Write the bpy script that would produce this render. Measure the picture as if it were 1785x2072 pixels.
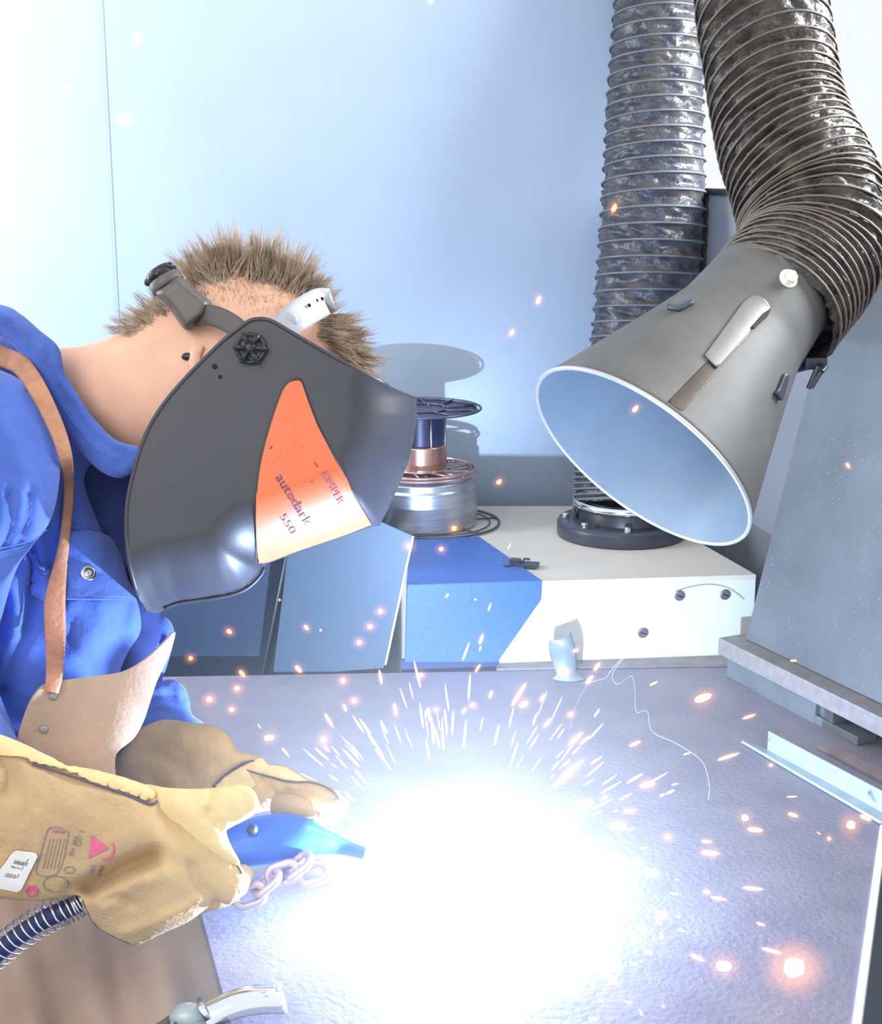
import bpy, bmesh, math, random
import numpy as np
from math import sin, cos, tan, pi, radians, sqrt
from mathutils import Vector, Matrix, noise
from mathutils.bvhtree import BVHTree
from mathutils.geometry import delaunay_2d_cdt

random.seed(7)
rng = np.random.RandomState(7)
SC = bpy.context.scene
COL = SC.collection
for o in list(bpy.data.objects): bpy.data.objects.remove(o)

# ------------------------------------------------------------------ camera
W, H, F = 1785.0, 2072.0, 3000.0
PITCH = radians(13.6)
TZ = 0.90                                  # table top height
CAM = Vector((0, 0, TZ + 0.74))
cam_d = bpy.data.cameras.new('camera'); cam = bpy.data.objects.new('camera', cam_d); COL.objects.link(cam)
cam.location = CAM; cam.rotation_euler = (pi/2 - PITCH, 0, 0)
cam_d.sensor_fit = 'HORIZONTAL'; cam_d.sensor_width = 36; cam_d.lens = F / W * 36
cam_d.clip_start = 0.02
SC.camera = cam

def ray(px, py):
    x = (px - W/2)/F; y = (H/2 - py)/F
    return Vector((x, cos(PITCH) + y*sin(PITCH), -sin(PITCH) + y*cos(PITCH)))
def at(px, py, d): return CAM + ray(px, py)*d
def onz(px, py, z):
    r = ray(px, py); return CAM + r*((z - CAM.z)/r.z)
def ony(px, py, Y):
    r = ray(px, py); return CAM + r*(Y/r.y)
VF = Vector((0, cos(PITCH), -sin(PITCH))); VU = Vector((0, sin(PITCH), cos(PITCH))); VR = Vector((1, 0, 0))

# ------------------------------------------------------------------ world, lights, exposure
SC.view_settings.view_transform = 'Standard'; SC.view_settings.look = 'None'
SC.view_settings.exposure = 0.0; SC.view_settings.gamma = 1.0
wd = bpy.data.worlds.new('daylight'); SC.world = wd; wd.use_nodes = True
wn = wd.node_tree.nodes; wl = wd.node_tree.links
bgn = wn['Background']; bgn.inputs['Color'].default_value = (0.93, 0.97, 1.0, 1); bgn.inputs['Strength'].default_value = 1.0

def lamp(name, kind, loc, energy, color, size=0.1, size_y=None, target=None):
    L = bpy.data.lights.new(name, kind); L.energy = energy; L.color = color
    if kind == 'AREA':
        L.size = size
        if size_y: L.shape = 'RECTANGLE'; L.size_y = size_y
    else: L.shadow_soft_size = size
    o = bpy.data.objects.new(name, L); COL.objects.link(o); o.location = loc
    if target is not None:
        o.rotation_euler = (Vector(target) - Vector(loc)).to_track_quat('-Z', 'Y').to_euler()
    return o
ARC = onz(925, 1790, TZ + 0.016)
lamp('arc_light', 'POINT', ARC + Vector((0, 0, 0.008)), 34, (0.50, 0.68, 1.0), 0.006)
# daylight from the window side on the right, passing over the partition
lamp('window_light', 'AREA', (1.5, 2.15, 2.05), 95, (0.95, 0.98, 1.0), 0.9, 0.7, target=(0.1, 2.6, 1.75))
# added soft key from behind the camera, brightens the surfaces facing it
lamp('front_key_light', 'AREA', (-1.3, -0.7, 2.9), 42, (1.0, 0.95, 0.88), 1.6, 1.6, target=(-0.3, 1.6, 1.2))
# added unseen fill on the left, whitens the wall behind the welder
lamp('left_fill_light', 'AREA', (-1.35, 2.0, 1.6), 27, (0.88, 0.95, 1.0), 0.35, 1.0, target=(-0.58, 2.6, 1.45))

# ------------------------------------------------------------------ materials
MATS = {}
def mat(name, col, rough=0.6, metal=0.0, var=0.0, vscale=20, bump=0.0, bscale=60, col2=None, spec=None, emit=None, es=0, stretch=None, sheen=0, coat=0, speck=None):
    if name in MATS: return MATS[name]
    m = bpy.data.materials.new(name); m.use_nodes = True; MATS[name] = m
    nt = m.node_tree; N = nt.nodes; Lk = nt.links
    b = N['Principled BSDF']
    b.inputs['Base Color'].default_value = (*col, 1); b.inputs['Roughness'].default_value = rough
    b.inputs['Metallic'].default_value = metal
    if spec is not None: b.inputs['Specular IOR Level'].default_value = spec
    if sheen: b.inputs['Sheen Weight'].default_value = sheen
    if coat: b.inputs['Coat Weight'].default_value = coat; b.inputs['Coat Roughness'].default_value = 0.25
    tc = N.new('ShaderNodeTexCoord')
    src = tc.outputs['Object']
    if stretch:
        mp = N.new('ShaderNodeMapping'); mp.inputs['Scale'].default_value = stretch
        Lk.new(src, mp.inputs['Vector']); src = mp.outputs['Vector']
    last = None
    if var > 0 or col2:
        n = N.new('ShaderNodeTexNoise'); n.inputs['Scale'].default_value = vscale; n.inputs['Detail'].default_value = 6
        n.inputs['Roughness'].default_value = 0.6
        Lk.new(src, n.inputs['Vector'])
        cr = N.new('ShaderNodeValToRGB'); e = cr.color_ramp.elements
        e[0].position = 0.32; e[1].position = 0.68
        c2 = col2 if col2 else tuple(min(1, c*(1+var)) for c in col)
        c1 = col if col2 else tuple(c*(1-var) for c in col)
        e[0].color = (*c1, 1); e[1].color = (*c2, 1)
        Lk.new(n.outputs['Fac'], cr.inputs['Fac']); last = cr.outputs['Color']
    if speck:
        v = N.new('ShaderNodeTexVoronoi'); v.inputs['Scale'].default_value = speck[0]
        Lk.new(tc.outputs['Object'], v.inputs['Vector'])
        r2 = N.new('ShaderNodeValToRGB'); r2.color_ramp.elements[0].position = speck[1]*0.6; r2.color_ramp.elements[1].position = speck[1]
        r2.color_ramp.elements[0].color = (1, 1, 1, 1); r2.color_ramp.elements[1].color = (0, 0, 0, 1)
        Lk.new(v.outputs['Distance'], r2.inputs['Fac'])
        nn = N.new('ShaderNodeTexNoise'); nn.inputs['Scale'].default_value = 9; Lk.new(tc.outputs['Object'], nn.inputs['Vector'])
        r3 = N.new('ShaderNodeValToRGB'); r3.color_ramp.elements[0].position = 0.42; r3.color_ramp.elements[1].position = 0.6
        Lk.new(nn.outputs['Fac'], r3.inputs['Fac'])
        mu = N.new('ShaderNodeMath'); mu.operation = 'MULTIPLY'
        Lk.new(r2.outputs['Color'], mu.inputs[0]); Lk.new(r3.outputs['Color'], mu.inputs[1])
        mx = N.new('ShaderNodeMix'); mx.data_type = 'RGBA'
        Lk.new(mu.outputs[0], mx.inputs['Factor'])
        if last: Lk.new(last, mx.inputs[6])
        else: mx.inputs[6].default_value = (*col, 1)
        mx.inputs[7].default_value = (*speck[2], 1)
        last = mx.outputs[2]
    if last: Lk.new(last, b.inputs['Base Color'])
    if bump > 0:
        n2 = N.new('ShaderNodeTexNoise'); n2.inputs['Scale'].default_value = bscale; n2.inputs['Detail'].default_value = 5
        Lk.new(src, n2.inputs['Vector'])
        bp = N.new('ShaderNodeBump'); bp.inputs['Strength'].default_value = bump; bp.inputs['Distance'].default_value = 0.004
        Lk.new(n2.outputs['Fac'], bp.inputs['Height']); Lk.new(bp.outputs['Normal'], b.inputs['Normal'])
    if emit:
        b.inputs['Emission Color'].default_value = (*emit, 1); b.inputs['Emission Strength'].default_value = es
    return m

M_wall = mat('wall_panel_paint', (0.29, 0.36, 0.47), 0.34, 0.1, var=0.05, vscale=3, bump=0.03, bscale=300)
M_part = mat('partition_paint', (0.22, 0.23, 0.27), 0.5, var=0.06, vscale=5)
M_floor = mat('floor_paint', (0.02, 0.03, 0.12), 0.6, var=0.2, vscale=6)
M_table = mat('table_steel', (0.23, 0.22, 0.30), 0.62, 0.1, vscale=14, col2=(0.30, 0.285, 0.35), bump=0.15, bscale=140, speck=(420, 0.16, (0.85, 0.88, 0.95)))
M_rail = mat('brown_steel', (0.30, 0.25, 0.25), 0.55, 0.2, var=0.2, vscale=25)
M_steel = mat('mill_steel', (0.135, 0.15, 0.17), 0.5, 0.3, var=0.16, vscale=7, bump=0.05, bscale=90, speck=(160, 0.10, (0.75, 0.8, 0.85)))
M_steelb = mat('bar_steel', (0.32, 0.30, 0.30), 0.5, 0.3, var=0.16, vscale=50, bump=0.1, bscale=200)
M_galv = mat('galvanised_angle', (0.34, 0.41, 0.44), 0.45, 0.3, var=0.10, vscale=40)
M_bright = mat('bright_metal', (0.9, 0.92, 0.95), 0.3, 0.1)
M_cream = mat('cream_paint', (0.80, 0.74, 0.66), 0.5, var=0.05, vscale=8)
M_whitep = mat('white_panel_paint', (0.86, 0.90, 0.86), 0.45)
M_blue = mat('blue_hammer_paint', (0.05, 0.17, 0.62), 0.42, var=0.10, vscale=120, bump=0.08, bscale=400)
M_navy = mat('navy_cabinet_paint', (0.035, 0.06, 0.11), 0.5, var=0.12, vscale=9)
M_sheet = mat('grey_blue_sheet', (0.08, 0.12, 0.17), 0.45, 0.2, var=0.08, vscale=6)
M_hood = mat('hood_metal', (0.135, 0.13, 0.127), 0.6, 0.0, var=0.2, vscale=9, bump=0.06, bscale=60)
M_hoodin = mat('hood_metal_arc_lit', (0.19, 0.24, 0.29), 0.5, 0.2, var=0.1, vscale=9)  # same hood metal inside, arc light put into a paler, bluer colour
M_slot = mat('slot_bronze', (0.09, 0.07, 0.055), 0.35, 0.5, var=0.2, vscale=20)
M_slide = mat('slide_steel', (0.26, 0.25, 0.25), 0.35, 0.6, var=0.1, vscale=20)
M_black = mat('black_plastic', (0.022, 0.023, 0.027), 0.38, var=0.15, vscale=60)
M_dark = mat('dark_flange', (0.05, 0.06, 0.09), 0.35)
M_hose = mat('hose_fabric', (0.018, 0.018, 0.021), 0.36, 0.0, vscale=38, col2=(0.085, 0.070, 0.060), bump=0.8, bscale=75, spec=0.45)
M_hose2 = mat('far_hose_fabric', (0.02, 0.028, 0.05), 0.33, 0.0, vscale=34, col2=(0.08, 0.072, 0.07), bump=1.0, bscale=55, spec=0.4)
M_hwire = mat('hose_wire_cover', (0.15, 0.125, 0.10), 0.5, var=0.25, vscale=40)
M_hwire2 = mat('far_hose_wire_cover', (0.11, 0.12, 0.14), 0.5, var=0.2, vscale=40)
M_chrome = mat('chrome', (0.85, 0.87, 0.9), 0.15, 1.0)
M_zinc = mat('zinc_bolt', (0.95, 0.92, 0.80), 0.25, 0.6)
M_copper = mat('copper_wire', (0.72, 0.42, 0.34), 0.28, 0.85, var=0.15, vscale=30, stretch=(1, 1, 30))
M_alu = mat('wound_steel_wire', (0.62, 0.66, 0.74), 0.28, 0.85, var=0.14, vscale=10, stretch=(0.4, 0.4, 26), bump=0.15, bscale=60)
M_ring = mat('spool_basket_wire', (0.12, 0.13, 0.2), 0.35, 0.7)
M_ringc = mat('copper_basket_wire', (0.62, 0.44, 0.42), 0.3, 0.8)
M_skin = mat('skin', (0.80, 0.47, 0.33), 0.5, var=0.07, vscale=30, bump=0.05, bscale=300)
M_skin.node_tree.nodes['Principled BSDF'].inputs['Subsurface Weight'].default_value = 0.15
M_skin.node_tree.nodes['Principled BSDF'].inputs['Subsurface Scale'].default_value = 0.01
M_hair = mat('brown_blond_hair', (0.33, 0.24, 0.18), 0.5, vscale=60, col2=(0.70, 0.57, 0.44))
M_cover = mat('coverall_cotton', (0.055, 0.125, 0.50), 0.85, var=0.10, vscale=22, bump=0.25, bscale=160, sheen=0.25)
M_cover.node_tree.nodes['Principled BSDF'].inputs['Sheen Roughness'].default_value = 0.6
M_seam = mat('coverall_seam', (0.075, 0.15, 0.52), 0.85)
M_navyc = mat('shaded_coverall_navy', (0.015, 0.03, 0.13), 0.9, var=0.1, bump=0.2, bscale=100)  # coverall cloth in the helmet's shadow, shade put into a dark navy
M_strap = mat('tan_leather_strap', (0.44, 0.20, 0.115), 0.75, vscale=60, col2=(0.55, 0.27, 0.16), bump=0.4, bscale=200)
M_apron = mat('apron_suede', (0.44, 0.31, 0.235), 0.85, var=0.10, vscale=20, bump=0.25, bscale=220)
M_glove = mat('glove_split_leather', (0.47, 0.32, 0.19), 0.85, vscale=14, col2=(0.62, 0.43, 0.20), bump=0.35, bscale=260)
M_thumb = mat('glove_grain_leather', (0.78, 0.62, 0.30), 0.6, vscale=24, col2=(0.72, 0.52, 0.26), bump=0.25, bscale=150)
M_piping = mat('glove_piping', (0.10, 0.10, 0.16), 0.6)
M_helm = mat('helmet_shell_plastic', (0.038, 0.039, 0.052), 0.46, var=0.12, vscale=10, bump=0.05, bscale=500, spec=0.6)
M_orange = mat('orange_panel', (0.80, 0.155, 0.06), 0.5, vscale=26, col2=(0.86, 0.19, 0.08), speck=(95, 0.10, (0.25, 0.12, 0.12)))
M_ink = mat('dark_print', (0.14, 0.07, 0.14), 0.6)
M_inkf = mat('faded_print', (0.36, 0.17, 0.22), 0.6)
M_hbdark = mat('headband_dark', (0.11, 0.10, 0.095), 0.45, var=0.1)
M_hblight = mat('headband_grey', (0.45, 0.47, 0.52), 0.4, var=0.05)
M_torch = mat('torch_blue_plastic', (0.02, 0.12, 0.62), 0.35)
M_cable = mat('torch_cable_rubber', (0.02, 0.03, 0.13), 0.45)
M_label = mat('paper_label', (0.82, 0.80, 0.80), 0.6)
M_pink = mat('pink_stamp', (0.66, 0.13, 0.26), 0.8, var=0.2, vscale=300)
M_stamp = mat('grey_stamp', (0.28, 0.24, 0.22), 0.8, var=0.2, vscale=300)
M_chain = mat('chain_steel', (0.60, 0.50, 0.58), 0.4, 0.5)
M_hole = mat('dark_hole', (0.01, 0.01, 0.012), 0.8)

# ------------------------------------------------------------------ object helpers
ORI = {}
def thing(name, label, cat, loc, group=None):
    o = bpy.data.objects.new(name, None); COL.objects.link(o); o.location = loc
    o.empty_display_size = 0.03
    o['label'] = label; o['category'] = cat
    if group: o['group'] = group
    ORI[o.name] = Vector(loc); return o
def tag(o, label, cat, group=None, kind=None):
    o['label'] = label; o['category'] = cat
    if group: o['group'] = group
    if kind: o['kind'] = kind
    return o
def mk(name, verts, faces, m, parent=None, smooth=True, label=None, solid=0, bevel=0, subsurf=0):
    verts = [Vector(v) for v in verts]
    if parent is None:
        lo = [min(v[i] for v in verts) for i in range(3)]; hi = [max(v[i] for v in verts) for i in range(3)]
        org = Vector(((lo[0]+hi[0])/2, (lo[1]+hi[1])/2, lo[2]))
    else: org = ORI[parent.name]
    me = bpy.data.meshes.new(name); me.from_pydata([v - org for v in verts], [], faces)
    me.materials.append(m); me.update()
    bm = bmesh.new(); bm.from_mesh(me); bmesh.ops.remove_doubles(bm, verts=bm.verts, dist=1e-6)
    if not solid: bmesh.ops.recalc_face_normals(bm, faces=bm.faces)
    bm.to_mesh(me); bm.free()
    if smooth: me.polygons.foreach_set('use_smooth', [True]*len(me.polygons))
    o = bpy.data.objects.new(name, me); COL.objects.link(o)
    if parent is None: o.location = org
    else: o.parent = parent
    ORI[o.name] = org
    if label: o['label'] = label
    if solid:
        s = o.modifiers.new('s', 'SOLIDIFY'); s.thickness = solid; s.offset = 0
    if bevel:
        s = o.modifiers.new('b', 'BEVEL'); s.width = bevel; s.segments = 2; s.limit_method = 'ANGLE'
    if subsurf:
        s = o.modifiers.new('ss', 'SUBSURF'); s.levels = subsurf; s.render_levels = subsurf
    return o
class MB:
    def __init__(s): s.v = []; s.f = []
    def add(s, v, f):
        n = len(s.v); s.v += [Vector(a) for a in v]; s.f += [tuple(i+n for i in q) for q in f]; return s
    def box(s, c, size, R=None):
        c = Vector(c); R = R or Matrix.Identity(3)
        v = [c + R @ Vector((size[0]/2*i, size[1]/2*j, size[2]/2*k)) for i in (-1, 1) for j in (-1, 1) for k in (-1, 1)]
        return s.add(v, [(0,1,3,2), (4,6,7,5), (0,4,5,1), (2,3,7,6), (0,2,6,4), (1,5,7,3)])
    def prism(s, bot, top):
        n = len(bot)
        return s.add(list(bot)+list(top), [tuple(range(n-1, -1, -1)), tuple(range(n, 2*n))] + [(i, (i+1) % n, n+(i+1) % n, n+i) for i in range(n)])
    def tube(s, pts, rad, n=10, cap=True, closed=False, ell=None):
        pts = [Vector(p) for p in pts]; m = len(pts)
        if not hasattr(rad, '__len__'): rad = [rad]*m
        T = []
        for i in range(m):
            a = pts[(i-1) % m] if (closed or i > 0) else pts[i]; b = pts[(i+1) % m] if (closed or i < m-1) else pts[i]
            T.append((b-a).normalized())
        u = T[0].orthogonal().normalized(); vs = []
        for i in range(m):
            u = (u - T[i]*u.dot(T[i])).normalized(); w = T[i].cross(u)
            for k in range(n):
                a = 2*pi*k/n; vs.append(pts[i] + (u*cos(a) + w*sin(a))*rad[i])
        fs = []
        for i in range(m if closed else m-1):
            j = (i+1) % m
            for k in range(n): fs.append((i*n+k, i*n+(k+1) % n, j*n+(k+1) % n, j*n+k))
        if cap and not closed:
            fs.append(tuple(range(n-1, -1, -1))); fs.append(tuple((m-1)*n+k for k in range(n)))
        return s.add(vs, fs)
    def lathe(s, base, axis, prof, n=48, cap=True, ref=None):
        axis = Vector(axis).normalized(); u = (ref or axis.orthogonal()).normalized(); u = (u-axis*u.dot(axis)).normalized(); w = axis.cross(u)
        vs = []
        for (t, r) in prof:
            for k in range(n):
                a = 2*pi*k/n; vs.append(Vector(base) + axis*t + (u*cos(a)+w*sin(a))*r)
        fs = [(i*n+k, i*n+(k+1) % n, (i+1)*n+(k+1) % n, (i+1)*n+k) for i in range(len(prof)-1) for k in range(n)]
        if cap: fs.append(tuple(range(n-1, -1, -1))); fs.append(tuple((len(prof)-1)*n+k for k in range(n)))
        return s.add(vs, fs)
    def ball(s, c, r, n=12, sc=(1, 1, 1)):
        c = Vector(c); prof = []
        vs = [c + Vector((0, 0, r*sc[2]))]
        for i in range(1, n//2):
            a = pi*i/(n//2)
            for k in range(n):
                b = 2*pi*k/n; vs.append(c + Vector((r*sc[0]*sin(a)*cos(b), r*sc[1]*sin(a)*sin(b), r*sc[2]*cos(a))))
        vs.append(c - Vector((0, 0, r*sc[2]))); R = n//2-1; fs = []
        for k in range(n):
            fs.append((0, 1+k, 1+(k+1) % n)); fs.append((len(vs)-1, 1+(R-1)*n+(k+1) % n, 1+(R-1)*n+k))
            for i in range(R-1): fs.append((1+i*n+k, 1+(i+1)*n+k, 1+(i+1)*n+(k+1) % n, 1+i*n+(k+1) % n))
        return s.add(vs, fs)
    def build(s, name, m, parent=None, **k): return mk(name, s.v, s.f, m, parent, **k)
def struct(o): o['kind'] = 'structure'; return o
def cat(pts, n, closed=False):
    """Catmull-Rom through pts (tuples of any length), n samples per span"""
    P = [np.array(p, float) for p in pts]; m = len(P); out = []
    for i in range(m if closed else m-1):
        p0 = P[(i-1) % m] if (closed or i > 0) else P[i]; p1 = P[i]; p2 = P[(i+1) % m]; p3 = P[(i+2) % m] if (closed or i < m-2) else P[i+1]
        for k in range(n):
            t = k/n
            out.append(0.5*((2*p1)+(-p0+p2)*t+(2*p0-5*p1+4*p2-p3)*t*t+(-p0+3*p1-3*p2+p3)*t**3))
    if not closed: out.append(P[-1])
    return out
def resample(P, step, closed=True):
    P = [np.array(p, float) for p in P]
    if closed: P = P + [P[0]]
    L = [0]
    for a, b in zip(P, P[1:]): L.append(L[-1]+np.linalg.norm(b-a))
    n = max(4, int(L[-1]/step)); out = []; j = 0
    for i in range(n if closed else n+1):
        s = L[-1]*i/n
        while j < len(L)-2 and L[j+1] < s: j += 1
        t = (s-L[j])/max(1e-9, L[j+1]-L[j]); out.append(P[j]*(1-t)+P[j+1]*t)
    return out
def segdist(X, Y, P, closed=True):
    P = np.array(P); Q = np.roll(P, -1, 0) if closed else P[1:]; A = P if closed else P[:-1]
    D = np.full(np.shape(X), 1e9)
    for (ax, ay), (bx, by) in zip(A, Q):
        dx, dy = bx-ax, by-ay; l2 = dx*dx+dy*dy+1e-12
        t = np.clip(((X-ax)*dx+(Y-ay)*dy)/l2, 0, 1)
        D = np.minimum(D, np.hypot(X-ax-t*dx, Y-ay-t*dy))
    return D
def inside(X, Y, P):
    P = np.array(P); R = np.zeros(np.shape(X), bool); n = len(P)
    for i in range(n):
        x1, y1 = P[i]; x2, y2 = P[(i+1) % n]
        if y1 == y2: continue
        c = ((y1 > Y) != (y2 > Y)) & (X < (x2-x1)*(Y-y1)/(y2-y1)+x1); R ^= c
    return R
def fill(B, step):
    """boundary points B, interior grid -> 2D points and triangles"""
    B = [tuple(b) for b in B]; n = len(B); A = np.array(B)
    xs = np.arange(A[:, 0].min(), A[:, 0].max(), step); ys = np.arange(A[:, 1].min(), A[:, 1].max(), step*0.87)
    X, Y = np.meshgrid(xs, ys); X = X + (np.arange(len(ys)) % 2)[:, None]*step/2
    ok = inside(X, Y, B); D = segdist(X, Y, B)
    pts = list(B) + [(x, y) for x, y in zip(X[ok & (D > step*0.75)], Y[ok & (D > step*0.75)])]
    # inset ring for a smooth rim
    for i in range(n):
        a = A[i-1]; b = A[(i+1) % n]; t = (b-a)/(np.linalg.norm(b-a)+1e-9); nn = np.array((-t[1], t[0]))
        for sg in (1, -1):
            q = A[i]+nn*sg*step*0.22
            if inside(np.array([q[0]]), np.array([q[1]]), B)[0] and segdist(np.array([q[0]]), np.array([q[1]]), B)[0] > step*0.17: pts.append(tuple(q))
    r = delaunay_2d_cdt([Vector(p) for p in pts], [(i, (i+1) % n) for i in range(n)], [], 1, 1e-4)
    return [tuple(v) for v in r[0]], [tuple(f) for f in r[2]]

class Blob:
    """a closed rounded solid with a given outline, real depth and thickness"""
    def __init__(s, outline, depth, ratio=1.0, step=9, half=None, edge=None, closedpart=None, folds=(), noise_amp=0, noise_s=60, back=1.0, curve=True, maxh=None, seed=0):
        s.B = resample(cat(outline, 6, True) if curve else outline, step)
        s.depth = depth if callable(depth) else (lambda x, y, d=depth: d)
        s.P2, s.T = fill(s.B, step)
        X = np.array([p[0] for p in s.P2]); Y = np.array([p[1] for p in s.P2])
        D = segdist(X, Y, s.B)
        dm = s.depth(float(X.mean()), float(Y.mean()))
        if edge:
            cl = closedpart if closedpart else None
            De = segdist(X, Y, cl, False) if cl else D
            t = np.clip(De/edge, 0, 1); h = half*np.sqrt(np.clip(1-(1-t)**2, 0, 1))
        else:
            g = 7.0; x0, y0 = X.min()-g, Y.min()-g
            gx = np.arange(x0, X.max()+2*g, g); gy = np.arange(y0, Y.max()+2*g, g)
            GX, GY = np.meshgrid(gx, gy); M = inside(GX, GY, s.B); U = np.zeros_like(GX)
            dd = segdist(GX, GY, s.B); U = np.where(M, dd*dd, 0)
            for it in range(900):
                V = 0.25*(np.roll(U, 1, 0)+np.roll(U, -1, 0)+np.roll(U, 1, 1)+np.roll(U, -1, 1)+g*g); U = np.where(M, V, 0)
            fx = (X-x0)/g; fy = (Y-y0)/g; ix = np.clip(fx.astype(int), 0, len(gx)-2); iy = np.clip(fy.astype(int), 0, len(gy)-2); fx -= ix; fy -= iy
            u = U[iy, ix]*(1-fx)*(1-fy)+U[iy, ix+1]*fx*(1-fy)+U[iy+1, ix]*(1-fx)*fy+U[iy+1, ix+1]*fx*fy
            u = np.where(D < 1e-3, 0, np.maximum(u, 0)); 
            near = D < 12; a = np.sqrt(2*u)
            h = ratio*a*dm/F
        if maxh: h = maxh*np.tanh(h/maxh)
        hb = h*back
        m = np.clip(D/22, 0, 1)
        if closedpart: m = np.ones_like(D)
        for fo in folds:
            pl, wdt, amp = fo[0], fo[1], fo[2]
            pl = [tuple(q) for q in cat(pl, 4)]
            d = segdist(X, Y, pl, False); h = h + amp*np.exp(-(d/wdt)**2)*m
        if noise_amp:
            for i in range(len(X)):
                h[i] += m[i]*noise_amp*noise.fractal(Vector((X[i]/noise_s+seed, Y[i]/noise_s, seed*3.1)), 0.8, 2.0, 3)
        s.h = h; s.hb = hb; s.openr = closedpart
        bd = D < 1e-3
        if closedpart: bd = De < 2.0
        vs = []; fi = {}; bi = {}
        for i, (x, y) in enumerate(s.P2):
            d0 = s.depth(x, y)
            if bd[i]: fi[i] = bi[i] = len(vs); vs.append(at(x, y, d0))
            else:
                fi[i] = len(vs); vs.append(at(x, y, d0-h[i])); bi[i] = len(vs); vs.append(at(x, y, d0+hb[i]))
        s.fv = fi; fs = []
        for t in s.T:
            fs.append(tuple(fi[i] for i in t))
            q = tuple(bi[i] for i in reversed(t))
            if set(q) != set(fs[-1]): fs.append(q)
        s.v = vs; s.f = fs
        s.front = [tuple(fi[i] for i in t) for t in s.T]
    def bvh(s): return BVHTree.FromPolygons([tuple(v) for v in s.v], s.f)

class Surf:
    def __init__(s, v, f): s.b = BVHTree.FromPolygons([tuple(a) for a in v], [tuple(q) for q in f]); s.last = 1.5
    def hit(s, px, py, off=0.0):
        r = ray(px, py); L = r.length; h = s.b.ray_cast(CAM, r.normalized())
        if h[0] is None: return at(px, py, s.last), -VF
        n = h[1] if h[1].dot(r) < 0 else -h[1]
        s.last = (h[0]-CAM).dot(VF)
        return h[0] + n*off, n
def surf(*bl):
    v = []; f = []
    for b in bl:
        n = len(v); v += list(b.v); f += [tuple(i+n for i in q) for q in b.f]
    return Surf(v, f)
def drape_poly(name, sf, outline, m, parent, off=0.0015, thick=0.002, step=8, curve=False, label=None):
    B = resample(cat(outline, 5, True) if curve else outline, step)
    P2, T = fill(B, step); v = [sf.hit(x, y, off)[0] for x, y in P2]
    return mk(name, v, T, m, parent, solid=thick, label=label)
def drape_strip(name, sf, pts, m, parent, off=0.003, thick=0.003, nx=7, crown=0.0, label=None, spans=8):
    C = cat(pts, spans); v = []; f = []
    for i, c in enumerate(C):
        a = C[max(0, i-1)]; b = C[min(len(C)-1, i+1)]; t = (b-a)[:2]; t /= np.linalg.norm(t)+1e-9; nn = np.array((-t[1], t[0]))
        for k in range(nx):
            u = k/(nx-1)*2-1; q = c[:2]+nn*u*c[2]/2
            p, n = sf.hit(q[0], q[1], off); v.append(p - VF*crown*(1-u*u))
    for i in range(len(C)-1):
        for k in range(nx-1): f.append((i*nx+k, i*nx+k+1, (i+1)*nx+k+1, (i+1)*nx+k))
    return mk(name, v, f, m, parent, solid=thick, label=label)
def drape_tube(mb, sf, pts, r, off=0.0, spans=6, n=6, closed=False):
    C = cat(pts, spans, closed); Q = [sf.hit(c[0], c[1], off)[0] for c in C]
    if not closed:
        dd_ = [(q-CAM).dot(VF) for q in Q]
        for _ in range(4): dd_ = [dd_[0]]+[(dd_[i-1]+2*dd_[i]+dd_[i+1])/4 for i in range(1, len(dd_)-1)]+[dd_[-1]]
        Q = [at(c[0], c[1], min(a_, (q-CAM).dot(VF)+r*0.3)) for c, a_, q in zip(C, dd_, Q)]
    mb.tube(Q, r, n, closed=closed); return mb
def dtubes(name, sf, lists, r, off, m, parent, n=5, closed=False):
    for pts in lists:
        b_ = MB(); drape_tube(b_, sf, pts, r, off, n=n, closed=closed); b_.build(name, m, parent)
def smooth_list(P, k=3, closed=False):
    P = [Vector(p) for p in P]
    for _ in range(k): P = [P[0]] + [(P[i-1]+P[i]*2+P[i+1])/4 for i in range(1, len(P)-1)] + [P[-1]]
    return P
def text_mesh(s, size):
    c = bpy.data.curves.new('t', 'FONT'); c.body = s; c.size = size; c.resolution_u = 3
    o = bpy.data.objects.new('t', c); COL.objects.link(o)
    bpy.context.view_layer.update()
    dg = bpy.context.evaluated_depsgraph_get(); me = bpy.data.meshes.new_from_object(o.evaluated_get(dg))
    v = [tuple(a.co) for a in me.vertices]; f = [tuple(p.vertices) for p in me.polygons]
    bpy.data.objects.remove(o); bpy.data.curves.remove(c); bpy.data.meshes.remove(me); return v, f
def drape_text(name, sf, s, start, t, up, length, height, m, parent, off=0.002, label=None):
    v, f = text_mesh(s, 1.0); xs = [a[0] for a in v]; ys = [a[1] for a in v]
    x0, x1 = min(xs), max(xs); y1 = max(ys)
    P = []
    for a in v:
        u = (a[0]-x0)/(x1-x0)*length; w = a[1]/y1*height
        P.append(sf.hit(start[0]+t[0]*u+up[0]*w, start[1]+t[1]*u+up[1]*w, off)[0])
    bm = bmesh.new(); vv = [bm.verts.new(p) for p in P]
    for q in f:
        try: bm.faces.new([vv[i] for i in q])
        except ValueError: pass
    bmesh.ops.triangulate(bm, faces=bm.faces[:])
    bm.verts.index_update(); f = [tuple(w.index for w in q.verts) for q in bm.faces]; bm.free()
    return mk(name, P, f, m, parent, smooth=False, solid=0.0003, label=label)

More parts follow.
